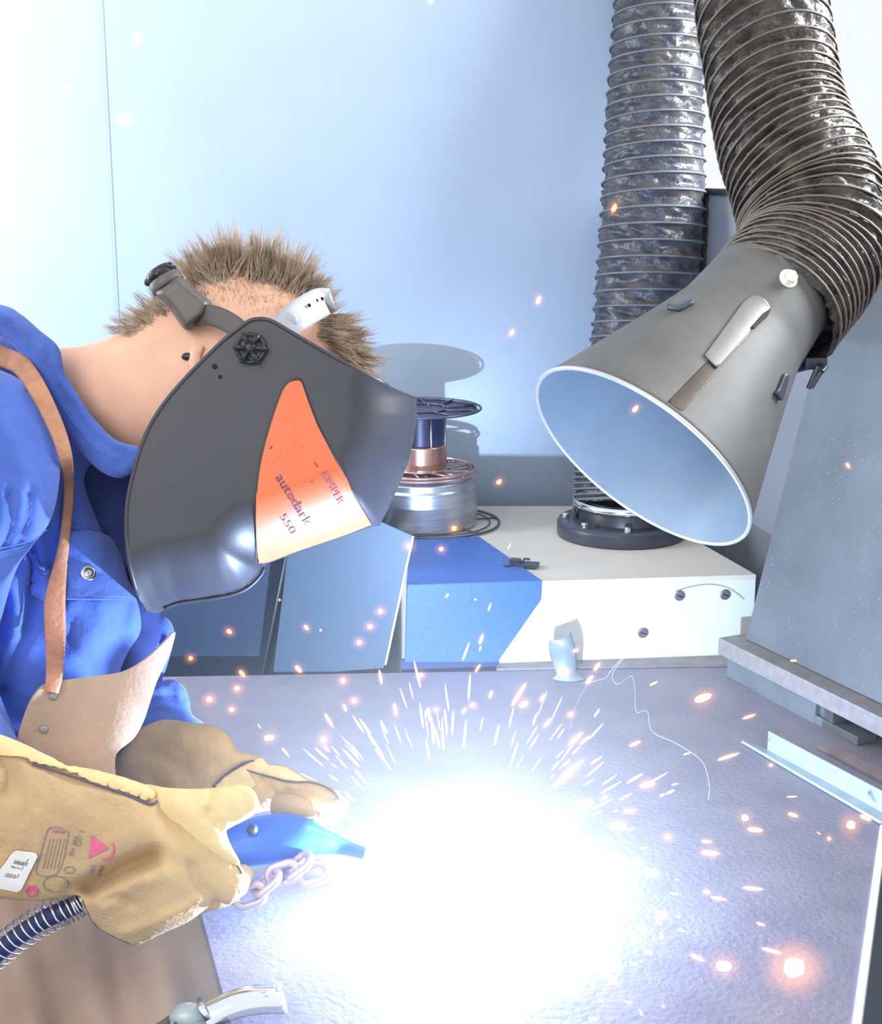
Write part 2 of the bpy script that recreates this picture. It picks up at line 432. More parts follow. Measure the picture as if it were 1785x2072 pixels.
# ================================================================== SETTING
WY = 2.62
nW = Vector((0.41, -0.912, 0)).normalized()          # direction of the right-hand partition, towards the camera
nN = Vector((0.912, 0.41, 0))
mb = MB(); mb.box((-0.56, WY+0.02, 1.6), (1.78, 0.04, 3.2))
struct(mb.build('wall_back', M_wall, smooth=False))
sx = ony(222, 300, WY).x
mb = MB(); mb.box((sx, WY-0.0005, 1.6), (0.0022, 0.002, 3.2)); struct(mb.build('trim_1', mat('seam', (0.27, 0.34, 0.45), 0.5), smooth=False))
mb = MB(); mb.box((0, 2.2, -0.01), (5, 5, 0.02)); struct(mb.build('floor', M_floor, smooth=False))
# right partition
P0 = Vector((0.403, 2.35, 0)) + nN*0.085
a = P0 - nW*0.27; b = P0 + nW*1.0
ztop = 1.64 - 0.066
mb = MB(); mb.prism([Vector((q.x, q.y, 0)) for q in (a, b, b+nN*0.03, a+nN*0.03)], [Vector((q.x, q.y, ztop)) for q in (a, b, b+nN*0.03, a+nN*0.03)])
struct(mb.build('wall_right', M_part, smooth=False))
mb = MB(); mb.prism([Vector((q.x, q.y, ztop)) for q in (a-nN*0.006, b-nN*0.006, b+nN*0.035, a+nN*0.035)], [Vector((q.x, q.y, ztop+0.010)) for q in (a-nN*0.006, b-nN*0.006, b+nN*0.035, a+nN*0.035)])
struct(mb.build('trim_2', M_black, smooth=False))
q = P0 - nW*0.005 - nN*0.001
mb = MB(); mb.box((q.x, q.y, 0.8), (0.003, 0.003, 1.5)); struct(mb.build('trim_3', M_stamp, smooth=False))
s1 = ony(1240, 400, 3.05); s2 = ony(1800, 367, 3.05)
mb = MB(); mb.box((1.1, 3.12, (s1.z+s2.z)/2), (1.6, 0.16, s2.z-s1.z)); struct(mb.build('trim_4', mat('sill_paint', (0.75, 0.72, 0.72), 0.5), smooth=False))
c0 = ony(1763, 352, 3.06)
mb = MB(); mb.box(c0, (0.05, 0.03, 0.013)); mb.box(c0+Vector((0.005, -0.004, 0.011)), (0.03, 0.02, 0.010))
tag(mb.build('window_latch', M_dark, smooth=False, bevel=0.001), 'small dark latch on the window sill at the right edge, above the hose bend', 'latch')

# ================================================================== WORKBENCH
tl = thing('welding_table', 'purple-grey steel welding table under the arc, speckled with spatter', 'table', (0.05, 1.6, 0))
tp = [onz(1727, 2072, TZ), onz(1783, 1672, TZ), Vector((0.60, 1.85, TZ)), Vector((0.60, 2.09, TZ)), Vector((-0.62, 2.03, TZ)), Vector((-0.45, 2.02, TZ)),
      onz(408, 1850, TZ), onz(468, 2072, TZ)]
ext = (tp[0]-tp[1]).normalized(); near_r = tp[0] + ext*0.25; near_l = Vector((tp[7].x+0.07, near_r.y, TZ))
poly = [near_r, tp[1], tp[2], tp[3], tp[4], tp[5], tp[6], tp[7], near_l]
poly = [near_r, tp[1], tp[2], tp[3], tp[5]+Vector((0, 0.017, 0)), tp[6], tp[7], near_l]
dn = Vector((0, 0, 0.018))
mb = MB(); mb.prism([p-dn for p in poly], poly); mb.build('tabletop', M_table, tl, smooth=False)
# edge strip along the right side, arc brightness put into its near-white colour
e1, e2 = near_r, tp[1]; ed = (e2-e1).normalized(); en = Vector((ed.y, -ed.x, 0)); up = Vector((0, 0, 1))
mb = MB(); mb.prism([e1-dn*1.4-en*0.001, e2-dn*1.4-en*0.001, e2-dn*1.4+en*0.0065, e1-dn*1.4+en*0.0065], [e1+up*0.0015-en*0.001, e2+up*0.0015-en*0.001, e2+up*0.0045+en*0.0065, e1+up*0.0045+en*0.0065])
mb.build('edge_strip', M_bright, tl, smooth=False, label='bright white edge strip')
for q in (Vector((0.28, 1.1, 0)), Vector((-0.05, 1.1, 0)), Vector((0.5, 1.95, 0)), Vector((-0.38, 1.95, 0))):
    mb = MB(); mb.box((q.x, q.y, 0.44), (0.05, 0.05, 0.88)); mb.build('leg', M_steelb, tl, smooth=False)
mb = MB(); y0, y1 = 2.094, 2.135
mb.prism([(0.082, y0-0.028, TZ-0.03), (0.60, y0, TZ-0.03), (0.60, y1, TZ-0.03), (0.082, y1-0.028, TZ-0.03)], [(0.082, y0-0.028, TZ+0.003), (0.60, y0, TZ+0.003), (0.60, y1, TZ+0.003), (0.082, y1-0.028, TZ+0.003)])
mb.build('unlit_rear_strip', M_rail, tl, smooth=False, label='brownish strip for the unlit back of the table')  # unlit back of the table, its shade put into a brown strip

# steel profiles on the right of the bench
def bar(p, q, wid, z0, z1, side=1):
    p = Vector((p.x, p.y, 0)); q = Vector((q.x, q.y, 0)); d = (q-p).normalized(); n = Vector((-d.y, d.x, 0))*side
    lo = Vector((0, 0, z0)); hi = Vector((0, 0, z1))
    b = [p, q, q+n*wid, p+n*wid]
    return [x+lo for x in b], [x+hi for x in b]
pA = onz(1470, 1370, TZ); dA = Vector((0.42, -0.907, 0))
mb = MB(); mb.prism(*bar(pA, pA+dA*0.20, 0.03, TZ+0.0005, TZ+0.032)); mb.prism(*bar(pA+dA*0.20, pA+dA*0.285, 0.03, TZ+0.0005, TZ+0.012))
mb.prism(*bar(pA+dA*0.20+Vector((0.006, 0.003, 0)), pA+dA*0.235, 0.02, TZ+0.012, TZ+0.032))
tag(mb.build('steel_channel', mat('channel_steel', (0.17, 0.20, 0.22), 0.5, 0.3, var=0.12, vscale=20), smooth=False, bevel=0.0008), 'short grey steel channel lying under the long bar at the right of the table', 'steel channel')
mb = MB(); pB = pA - Vector((0.008, 0.004, 0)) - dA*0.012
mb.prism(*bar(pB, pB+dA*0.62, 0.05, TZ+0.033, TZ+0.058))
tag(mb.build('steel_bar', M_steelb, smooth=False, bevel=0.0012), 'long light grey steel bar carrying the leaning plate, right side of the table', 'steel bar')
# leaning plate
B0 = pA + dA*0.012 + nN*0.022; B0.z = TZ+0.059
B1 = B0 + dA*0.75; lean = nN*0.120 + Vector((0, 0, 0.505)); th = nN*0.003
mb = MB(); mb.prism([B0, B1, B1+th, B0+th], [B0+lean, B1+lean, B1+th+lean, B0+th+lean])
tag(mb.build('steel_plate', M_steel, smooth=False), 'big blue-grey steel plate leaning upright at the right edge beside the fume hood', 'steel plate')
T0 = B0+lean+dA*0.30; T1 = B0+lean+dA*0.75
mb = MB(); mb.prism([T0-nN*0.004, T1-nN*0.004, T1+nN*0.009, T0+nN*0.009], [q+Vector((0, 0, 0.022)) for q in (T0-nN*0.004, T1-nN*0.004, T1+nN*0.009, T0+nN*0.009)])
mb.build('edge_strip', mat('dark_wood', (0.14, 0.075, 0.06), 0.6), bpy.data.objects['steel_plate'], smooth=False, label='dark brown strip along the top edge')
# angle iron
pL = onz(1552, 1524, TZ); dL = (onz(1785, 1652, TZ)-pL).normalized(); nL = Vector((-dL.y, dL.x, 0))
mb = MB()
mb.prism(*bar(pL, pL+dL*0.24, 0.003, TZ+0.0005, TZ+0.030))
pl2 = onz(1500, 1505, TZ); q2 = onz(1785, 1672, TZ); q2 = pl2 + (q2-pl2).normalized()*0.262
mb.prism([x+Vector((0, 0, 0.001)) for x in (pl2, q2, pL+dL*0.24, pL-dL*0.015)], [x+Vector((0, 0, 0.005)) for x in (pl2, q2, pL+dL*0.24, pL-dL*0.015)])
tag(mb.build('angle_iron', M_galv, smooth=False, bevel=0.0006), 'pale galvanised angle iron lying nearest on the right of the table', 'angle iron')
mb = MB(); pf = onz(1655, 1518, TZ)
mb.prism(*bar(pf, pf+dL*0.2, 0.022, TZ+0.0005, TZ+0.006))
tag(mb.build('flat_bar', M_rail, smooth=False, bevel=0.0006), 'dull brown flat bar behind the upright leg of the pale angle iron', 'flat bar')

# curled offcut standing at the back of the table
c0 = onz(1142, 1368, TZ)
v = []; f = []; nu, nv = 9, 13
for j in range(nv):
    t = j/(nv-1)
    for i in range(nu):
        u = i/(nu-1)*2-1
        ang = u*1.15
        r = 0.016*(1+0.25*sin(3*t))
        x = r*sin(ang)*1.0 + 0.004*(1-t) - 0.007*t; y = -r*cos(ang)+0.014 + 0.006*sin(5*t+u)
        z = 0.058*t + 0.006*u*t
        v.append(c0 + Vector((x, y, z+0.0015)))
for j in range(nv-1):
    for i in range(nu-1): f.append((j*nu+i, j*nu+i+1, (j+1)*nu+i+1, (j+1)*nu+i))
n0 = len(v)
for i in range(nu):
    u = i/(nu-1)*2-1; v.append(c0 + Vector((0.024*u+0.006, -0.026+0.01*u*u, 0.0015)))
for i in range(nu-1): f.append((n0+i, n0+i+1, i+1, i))
tag(mk('metal_offcut', v, f, M_galv, solid=0.0014), 'small curled sheet metal offcut standing at the back of the table', 'metal scrap')

# ================================================================== MACHINE CABINET BEHIND THE TABLE
MZ = TZ+0.128
mc = thing('extraction_cabinet', 'cream-topped machine cabinet with bright white front panel behind the table', 'cabinet', (0.1, 2.35, 0))
fl = onz(826, 1184, MZ); fr = onz(1530, 1163, MZ); br = onz(1374, 1074, MZ); bb = onz(1330, 1032, MZ); bl = Vector((-0.13, 2.575, MZ))
fr = Vector((fr.x, fr.y, MZ)); bb.y = 2.575; bb.x = 0.34
top = [fl, fr, br, bb, bl]
bot = [Vector((p.x, p.y, 0.0)) for p in top]
mb = MB(); mb.prism([p+Vector((0, 0, MZ-0.008)) for p in bot], top); mb.build('top_panel', M_cream, mc, smooth=False)
mb = MB(); mb.prism([p+Vector((0, 0.001, 0)) for p in bot], [p+Vector((0, 0.001, MZ-0.008)) for p in bot]); mb.build('front_panel', M_whitep, mc, smooth=False)
for (x, y) in ((1375, 1205), (1467, 1203), (1301, 1280)):
    p = ony(x, y, 1); r = ray(x, y)
    # intersection with the front plane
    n = (fr-fl).cross(Vector((0, 0, 1))).normalized(); t = (fl-CAM).dot(n)/r.dot(n); c = CAM+r*t; nn = n if n.y < 0 else -n
    mb = MB(); mb.lathe(c, nn, [(0, 0.0078), (0.002, 0.0078), (0.0032, 0.006), (0.0032, 0.001)], 20)
    s = mb.build('screw', M_slide, mc, smooth=False)
    mb = MB(); mb.box(c+nn*0.0034, (0.010, 0.0006, 0.0016), Matrix.Rotation(0.4, 3, 'Y')); mb.build('slot', M_hole, s, smooth=False)
# thin wire bending out of the panel
n = (fr-fl).cross(Vector((0, 0, 1))).normalized(); nn = n if n.y < 0 else -n
def onfront(x, y, o=0.0015):
    r = ray(x, y); t = (fl-CAM).dot(n)/r.dot(n); return CAM+r*t+nn*o
mb = MB(); mb.tube([onfront(*p) for p in [tuple(q) for q in cat([(1368, 1196), (1400, 1186), (1440, 1182), (1475, 1190), (1505, 1212)], 5)]], 0.0004, 5)
tag(mb.build('thin_wire', M_hbdark), 'thin wire arching across the white panel above its screws', 'wire')

# blue cover box
def onf(x, y): return onfront(x, y, 0.006)
fp = [onf(822, 1187), onf(1096, 1180), onf(1094, 1212), onf(1006, 1338), onf(818, 1338)]
back = onz(968, 1088, MZ+0.004) - onz(1096, 1178, MZ+0.004); back.z = 0
fp[0].z = fp[1].z = MZ+0.003
left_in = Vector((-0.01, back.y, 0))
bk = [fp[0]+Vector((0.0, back.y, 0)), fp[1]+back, fp[2]+back, fp[3]+back, fp[4]+Vector((0.0, back.y, 0))]
bt = thing('blue_machine_cover', 'bright blue hammer-finish cover box beside the white panel, below the wire spools', 'machine cover', (fp[4].x+0.05, fp[4].y, TZ))
mb = MB(); mb.prism(bk, fp); mb.build('cover', M_blue, bt, smooth=False, bevel=0.0015)
q_ = [onfront(x, y, 0.003) for x, y in ((812, 1334), (1009, 1334), (1009, 1380), (812, 1380))]
mb = MB(); mb.prism([p+Vector((0, 0.006, 0)) for p in q_], q_); mb.build('plinth', mat('dark_blue_paint', (0.02, 0.045, 0.18), 0.5), bt, smooth=False, label='darker blue plinth strip')

# small black clip on the cream top
c0 = onz(1056, 1148, MZ)
mb = MB(); R = Matrix.Rotation(-0.3, 3, 'Z')
mb.box(c0+Vector((0.008, 0.0, 0.0045)), (0.034, 0.024, 0.005), R); mb.box(c0+Vector((-0.010, 0.002, 0.008)), (0.016, 0.014, 0.010), R); mb.box(c0+Vector((-0.020, -0.004, 0.0035)), (0.016, 0.008, 0.004), Matrix.Rotation(0.5, 3, 'Z'))
mb.tube([c0+Vector((0.0, 0.0, 0.006)), c0+Vector((0.004, 0, 0.014)), c0+Vector((0.012, 0.002, 0.012))], 0.002, 6)
tag(mb.build('cable_clip', M_dark, smooth=False, bevel=0.001), 'small black clip lying on the cream cabinet top by the blue cover', 'clip')

# navy cabinet and grey sheet on the left behind the table
cb = thing('navy_cabinet', 'dark navy machine cabinet behind the table, under the welding helmet', 'cabinet', (-0.35, 2.3, 0))
mb = MB(); mb.box((-0.43, 2.34, 0.56), (0.58, 0.40, 1.12)); mb.build('body', M_navy, cb, smooth=False, bevel=0.004)
xs = ony(575, 1200, 2.128).x
for dx, w_ in ((-0.012, 0.006), (0.0, 0.006), (0.012, 0.004)):
    mb = MB(); p1 = ony(600+dx*1300, 1110, 2.125); p2 = ony(548+dx*1300, 1375, 2.125)
    mb.tube([p2, p1], 0.0035, 8); mb.build('edge_strip', M_sheet, cb)
sp = [(588, 1075), (700, 1020), (757, 1050), (836, 1085), (781, 1334), (776, 1352), (552, 1368)]
v = [ony(x, y, 2.062) for x, y in sp]
mb = MB(); mb.prism([p+Vector((0, 0.003, 0)) for p in v], v)
tag(mb.build('steel_sheet', M_sheet, smooth=False), 'blue-grey sheet metal guard standing left of the blue cover, below the helmet', 'sheet metal guard')
mb = MB(); mb.tube([ony(836, 1085, 2.060), ony(780, 1345, 2.060)], 0.0018, 8)
g = bpy.data.objects['steel_sheet']; mb.build('folded_edge', M_bright, g, label='bright folded edge')

# ================================================================== WIRE SPOOLS
def circ(c, r, n=48): return [Vector((c[0]+r*cos(2*pi*k/n), c[1]+r*sin(2*pi*k/n), c[2])) for k in range(n)]
bc = onz(850, 1058, MZ); dS = (bc-CAM).dot(VF); px = dS/F
sp1 = thing('wire_spool', 'large spool of bright steel wire standing on the cabinet, lower of the two', 'wire spool', bc)
R1 = 115*px
zt = (1058-952)*px/cos(radians(12)); 
mb = MB(); prof = [(0.004, R1*0.5), (0.004, R1)]
nR = 40
for i in range(nR+1): prof.append((0.006+(zt-0.014)*i/nR, R1*(1.0+(0.004 if i % 2 else 0))-(0.003 if i > 33 else 0)))
prof += [(zt-0.006, R1*0.55)]
mb.lathe(bc, (0, 0, 1), prof, 72); mb.build('wire_winding', M_alu, sp1, label='shiny wound steel wire')
mb = MB(); cb2 = bc+Vector((0.022, -0.004, 0.003)); R1b = 134*px
mb.tube(circ(cb2, R1b), 0.002, 8, closed=True); mb.tube(circ(cb2, R1b*0.86), 0.0013, 6, closed=True)
for k in range(6):
    a = k*pi/3+0.25; mb.tube([cb2+Vector((cos(a), sin(a), 0))*R1b*0.2, cb2+Vector((cos(a), sin(a), 0))*R1b], 0.0016, 6)
mb.build('lower_flange', M_ring, sp1)
ct = bc + Vector((0, 0, zt)); mb = MB()
mb.tube(circ(ct, R1), 0.0022, 8, closed=True); mb.tube(circ(ct+Vector((0, 0, 0.001)), R1*0.9), 0.0014, 6, closed=True)
for k in range(8):
    a = k*pi/4+0.2; mb.tube([ct+Vector((cos(a), sin(a), 0))*R1*0.3, ct+Vector((cos(a), sin(a), 0))*R1], 0.0017, 6)
mb.build('upper_flange', M_ringc, sp1, label='coppery wire flange')
# upper spool
b2 = ct + Vector((0.0, 0, 0.004))
sp2 = thing('wire_spool', 'nearly empty copper wire spool stacked on top of the steel wire spool', 'wire spool', b2)
zh = (946-826)*px/cos(radians(11)); Rh = 54*px
mb = MB(); prof = [(0, Rh*0.6), (0, Rh)] + [(0.001+zh*0.40*i/18, Rh*(1+(0.01 if i % 2 else 0))) for i in range(19)] + [(zh*0.41, Rh*0.8)]
mb.lathe(b2, (0, 0, 1), prof, 56); mb.build('wire_winding', M_copper, sp2, label='remaining copper wire')
mb = MB(); prof = [(zh*0.38, Rh*0.8)] + [(zh*0.41+zh*0.56*i/20, Rh*(0.90+(0.03 if i % 2 else 0))) for i in range(21)] + [(zh*0.98, Rh*0.7)]
mb.lathe(b2, (0, 0, 1), prof, 56); mb.build('hub', mat('blue_black_hub', (0.04, 0.05, 0.13), 0.35), sp2, label='dark ribbed hub')
for k in range(8):
    a = k*pi/4-0.33-pi/2; d = Vector((cos(a), sin(a), 0))
    mb = MB(); mb.tube([b2+d*Rh*0.99, b2+d*Rh*0.99+Vector((0, 0, zh))], 0.0016, 6); mb.build('hub_wire', M_ringc, sp2)
ct2 = b2+Vector((0, 0, zh)); R2 = 122*px
for nm, c, mm, zz in (('upper_flange', ct2, M_ringc, 0), ('lower_flange', b2, M_ringc, 0.001)):
    mb = MB(); rr = R2 if nm == 'upper_flange' else R1*0.97
    mb.tube(circ(c+Vector((0, 0, zz)), rr), 0.0022, 8, closed=True); mb.tube(circ(c+Vector((0, 0, zz)), rr*0.93), 0.0012, 6, closed=True)
    mb.tube(circ(c+Vector((0, 0, zz)), Rh*1.02), 0.0016, 6, closed=True)
    for k in range(10):
        a = k*pi/5+0.1
        mb.tube([c+Vector((cos(a), sin(a), 0))*Rh, c+Vector((cos(a+0.25), sin(a+0.25), 0))*rr], 0.0016, 6)
    mb.build(nm, mm if nm == 'lower_flange' else M_ring, sp2)
mb = MB(); mb.lathe(ct2-Vector((0, 0, 0.003)), (0, 0, 1), [(0, Rh*0.5), (0, R2*0.95), (0.0012, R2*0.95), (0.0012, Rh*0.5)], 48, cap=False)
mb.build('flange_disc', M_ring, sp2)

# ================================================================== CORRUGATED HOSES
def hose(parent, path, rads, pitch_list, m_f, m_w, wire_r, amp, nseg=64, crum=0.03, seed=0, slant=None):
    """path: list of world points; rads; pitch_list: metres per turn at each sample"""
    P = [Vector(p) for p in path]; n = len(P)
    L = [0]
    for a, b in zip(P, P[1:]): L.append(L[-1]+(b-a).length)
    ph = [0]
    for i in range(n-1): ph.append(ph[-1]+(L[i+1]-L[i])/pitch_list[i])
    T = [(P[min(n-1, i+1)]-P[max(0, i-1)]).normalized() for i in range(n)]
    if slant:
        T = [(T[i]+slant(i/(n-1))).normalized() for i in range(n)]
    u = (Vector((0, -1, 0))-T[0]*T[0].dot(Vector((0, -1, 0)))).normalized(); fr_ = []
    for i in range(n):
        u = (u-T[i]*u.dot(T[i])).normalized(); fr_.append((u.copy(), T[i].cross(u)))
    vs = []
    for i in range(n):
        u_, w_ = fr_[i]
        for k in range(nseg):
            a = 2*pi*k/nseg; q = (ph[i]-a/(2*pi)) % 1.0
            rdg = abs(2*q-1)**1.6                       # 1 at the wire, 0 midway
            nz = noise.noise(Vector((cos(a)*3.5+seed, sin(a)*3.5, ph[i]*1.1)))
            nz2 = noise.noise(Vector((cos(a+ph[i]*0.4)*9+seed, sin(a+ph[i]*0.4)*9, ph[i]*1.9)))
            r = rads[i]*(1+amp*(rdg-1) + crum*(nz*0.9+nz2*1.1)*(1-rdg))
            vs.append(P[i]+(u_*cos(a)+w_*sin(a))*r)
    fs = [(i*nseg+k, i*nseg+(k+1) % nseg, (i+1)*nseg+(k+1) % nseg, (i+1)*nseg+k) for i in range(n-1) for k in range(nseg)]
    o = mk('fabric_sleeve', vs, fs, m_f, parent)
    # wire helix
    H_ = []; tot = ph[-1]; steps = int(tot*36)
    for s_ in range(steps):
        t = s_/36.0
        i = int(np.searchsorted(ph, t))-1; i = max(0, min(n-2, i)); fr2 = (t-ph[i])/(ph[i+1]-ph[i])
        c = P[i].lerp(P[i+1], fr2); a = 2*pi*(t % 1.0)
        u_ = fr_[i][0].lerp(fr_[i+1][0], fr2); w_ = fr_[i][1].lerp(fr_[i+1][1], fr2)
        H_.append(c+(u_*cos(a)+w_*sin(a))*(rads[i]+wire_r*0.35))
    mb = MB(); mb.tube(H_, wire_r, 6); mb.build('wire_helix', m_w, parent)
    return vs, fs
# far hose
fb = onz(1257, 1080, MZ)
hz = thing('ventilation_hose', 'far black flexible ventilation hose rising from the round flange on the cabinet', 'hose', fb)
dF = (fb-CAM).dot(VF); pF = dF/F
mb = MB(); mb.lathe(fb, (0, 0, 1), [(0, 0.05), (0, 129*pF), (0.004, 130*pF), (0.020, 130*pF), (0.025, 127*pF), (0.025, 96*pF)], 64); mb.build('flange', M_dark, hz, label='dark round flange')
for k in range(8):
    a = -pi/2-0.02+k*pi/4; c = fb+Vector((cos(a), sin(a), 0))*113*pF+Vector((0, 0, 0.025))
    mb = MB(); mb.lathe(c, (0, 0, 1), [(0, 0.006), (0.008, 0.006), (0.010, 0.0045), (0.010, 0.001)], 8); mb.build('bolt', M_chrome, hz, smooth=False)
mb = MB(); mb.lathe(fb+Vector((0.008, 0, 0)), (0, 0, 1), [(0.02, 97*pF), (0.045, 96*pF), (0.06, 88*pF)], 56, cap=False); mb.build('spigot', M_black, hz)
cpts = [(1268, 1018, 108, dF), (1269, 960, 108, dF), (1282, 850, 108, dF), (1300, 700, 107, dF), (1312, 550, 107, dF-.01), (1322, 400, 106, dF-.02), (1326, 200, 99, dF-.03), (1332, 0, 90, dF-.04), (1338, -140, 84, dF-.04)]
cs = cat(cpts, 40)
path = [at(c[0], c[1], c[3]) for c in cs]; path[0] = Vector((fb.x+0.008, fb.y, fb.z+0.05))
rads = [c[2]*c[3]/F*0.985 for c in cs]
pts2 = []
pitch = [0.0075 + (0.026-0.0075)*min(1, max(0, (930-c[1])/120)) for c in cs]
pitch = [p if c[1] > 350 else 0.024 for p, c in zip(pitch, cs)]
# resample the path finely
def fine(path, rads, pitch, step):
    L = [0]
    for a, b in zip(path, path[1:]): L.append(L[-1]+(b-a).length)
    n = int(L[-1]/step); P = []; Rr = []; Q = []
    for i in range(n+1):
        s = L[-1]*i/n; j = max(0, min(len(L)-2, int(np.searchsorted(L, s))-1)); t = (s-L[j])/max(1e-9, (L[j+1]-L[j]))
        P.append(path[j].lerp(path[j+1], t)); Rr.append(rads[j]*(1-t)+rads[j+1]*t); Q.append(pitch[j]*(1-t)+pitch[j+1]*t)
    return P, Rr, Q
P_, R_, Q_ = fine(path, rads, pitch, 0.0022)
hose(hz, P_, R_, Q_, M_hose2, M_hwire2, 0.0020, 0.055, 72, 0.075, seed=3)
mb = MB(); cc = Vector((fb.x+0.002, fb.y, 0)); 
mb.lathe(Vector((fb.x+0.009, fb.y, at(1268, 1014, dF).z-0.004)), (0, 0, 1), [(0, 0.07), (0.0, 108*pF), (0.011, 109*pF), (0.011, 0.07)], 64, cap=False); mb.build('clamp_band', M_chrome, hz, label='shiny metal clamp band')

# near hose with the hood
N_ = at(1552, 600, 1.80); M_ = at(1296, 928, 1.72); AX = (M_-N_); AL = AX.length; AX = AX.normalized()
hd = thing('fume_hood', 'conical grey metal fume extraction hood hanging from the near black hose', 'extraction hood', M_)
h_prof = []
def hood_r(t):                   # t 0 neck .. 1 mouth
    if t < 0.22: return 0.0765+0.023*max(0, t)
    s = (t-0.22)/0.78; return 0.0815 + (0.1475-0.0815)*(s**1.08)
prof = [(AL*t, hood_r(t)) for t in np.linspace(-0.04, 1.0, 40)]
nh = 96
mbh = MB(); mbh.lathe(N_, AX, prof, nh, cap=False)
hood_o = mbh.build('cone', M_hood, hd)
s_ = hood_o.modifiers.new('s', 'SOLIDIFY'); s_.thickness = 0.0016; s_.offset = 1
mbi = MB(); mbi.lathe(N_, AX, [(a, r-0.0022) for a, r in prof[4:]], nh, cap=False); mbi.build('lit_inside', M_hoodin, hd, label='inside of the hood, arc light in its pale colour')
mb = MB(); U_ = AX.orthogonal().normalized(); V_ = AX.cross(U_)
mb.tube([M_+(U_*cos(2*pi*k/96)+V_*sin(2*pi*k/96))*0.1478 for k in range(96)], 0.0026, 8, closed=True); mb.build('rolled_rim', mat('rim_metal', (0.6, 0.62, 0.65), 0.35, 0.6), hd, label='bright rolled rim')
mb = MB(); c = N_+AX*AL*0.235
mb.tube([c+(U_*cos(2*pi*k/96)+V_*sin(2*pi*k/96))*(hood_r(0.235)+0.0005) for k in range(96)], 0.0012, 6, closed=True); mb.build('seam_bead', M_hood, hd)
SH = Surf(mbh.v, mbh.f)
drape_poly('slot', SH, [(1349, 815), (1379, 836), (1442, 762), (1556, 632), (1546, 620), (1440, 722)], M_slot, hd, 0.0012, 0.001, 10, label='dark open slot')
drape_poly('sliding_plate', SH, [(1436, 735), (1424, 722), (1500, 618), (1516, 603), (1530, 600), (1548, 610), (1556, 626), (1545, 640), (1448, 748)], M_slide, hd, 0.0030, 0.0016, 9, curve=False, label='shiny sliding plate over the slot')
drape_poly('slot_gap', SH, [(1556, 628), (1548, 645), (1520, 672), (1515, 668), (1540, 638)], M_hole, hd, 0.0050, 0.0008, 6)
for pts in ([(1352, 630), (1376, 634), (1406, 618), (1400, 615), (1374, 628), (1354, 624)], [(1562, 795), (1572, 810), (1577, 798), (1588, 760), (1580, 757), (1568, 788)]):
    drape_poly('bent_tab', SH, pts, M_dark, hd, 0.004, 0.005, 6)
p, nrm = SH.hit(1594, 565, 0)
mb = MB(); mb.lathe(p, nrm, [(0, 0.0105), (0.003, 0.0105), (0.003, 0.0085), (0.010, 0.0085), (0.0115, 0.006), (0.0115, 0.001)], 6)
mb.lathe(p, nrm, [(0, 0.0115), (0.0025, 0.0115), (0.0025, 0.002)], 24); mb.build('bolt', M_zinc, hd, smooth=False, label='bright zinc bolt')
# latch at the right of the collar
lk = at(1650, 735, 1.80)
mb = MB(); mb.box(lk+Vector((0, 0, 0)), (0.026, 0.012, 0.014)); mb.tube([lk, at(1672, 742, 1.785), at(1664, 752, 1.78)], 0.0028, 8); mb.tube([at(1655, 742, 1.785), at(1636, 786, 1.785)], 0.003, 8); mb.tube([at(1664, 748, 1.785), at(1642, 784, 1.785)], 0.003, 8)
mb.tube([at(1610, 745, 1.82), lk], 0.006, 8)
mb.build('toggle_latch', M_dark, hd, smooth=False, label='small toggle latch')

nh_ = thing('suction_hose', 'near black corrugated suction hose bending down to the metal fume hood', 'hose', at(1637, 467, 1.85))
cp = [(1535, -140, 136, 1.86), (1541, 0, 136, 1.86), (1556, 110, 136, 1.86), (1572, 210, 137, 1.86), (1592, 290, 143, 1.86), (1620, 360, 150, 1.86), (1640, 420, 154, 1.86), (1648, 478, 152, 1.85), (1630, 535, 150, 1.84), (1592, 583, 151, 1.82), (1556, 630, 151, 1.798)]
cs = cat(cp, 40); path = [at(c[0], c[1], c[3]) for c in cs]; rads = [c[2]*c[3]/F*0.985 for c in cs]
pitch = []
for c in cs:
    y = c[1]; pitch.append(0.0205 if y < 120 else (0.0205-(0.0095)*min(1, (y-120)/120)))
P_, R_, Q_ = fine(path, rads, pitch, 0.0019)
def sl(t):      # coils seen slightly from below / tilted towards the camera
    return Vector((0.10, -0.55, 0.0))*(1 if t < 0.55 else 1-(t-0.55)/0.45)
hose(nh_, P_, R_, Q_, M_hose, M_hwire, 0.0016, 0.075, 84, 0.085, seed=11, slant=sl)

# ================================================================== PERSON
pr = thing('person', 'person in blue coveralls and leather apron bending over the welding table', 'person', (-0.66, 1.58, 0.0))
HD = 1.60
# --- skin: head, neck, hidden trunk and arms as one surface
head_ol = [(60, 735), (105, 706), (150, 702), (200, 690), (255, 665), (300, 640), (335, 608), (372, 580), (410, 562), (450, 552), (500, 550), (555, 560), (605, 582),
           (650, 618), (690, 665), (722, 715), (735, 760), (722, 800), (740, 850), (705, 868), (700, 905), (672, 950), (610, 975), (530, 968), (450, 950), (380, 930), (320, 935), (270, 925), (200, 900), (130, 850), (70, 790)]
hb = Blob(head_ol, HD, ratio=0.72, step=10, maxh=0.105)
body = MB(); body.add(hb.v, hb.f)
sh_c = at(60, 860, 1.62)
def bl_(p, q, r1, r2, mbx, n=12):
    mbx.tube([p.lerp(q, t) for t in np.linspace(0, 1, 6)], [r1+(r2-r1)*t for t in np.linspace(0, 1, 6)], n)
chest = at(90, 1000, 1.64); hip = Vector((-0.66, 1.60, 0.96))
bl_(at(150, 800, 1.61), sh_c, 0.045, 0.055, body); bl_(sh_c, hip, 0.06, 0.09, body)
Lsh = at(30, 900, 1.74); Rsh = at(-60, 900, 1.53)
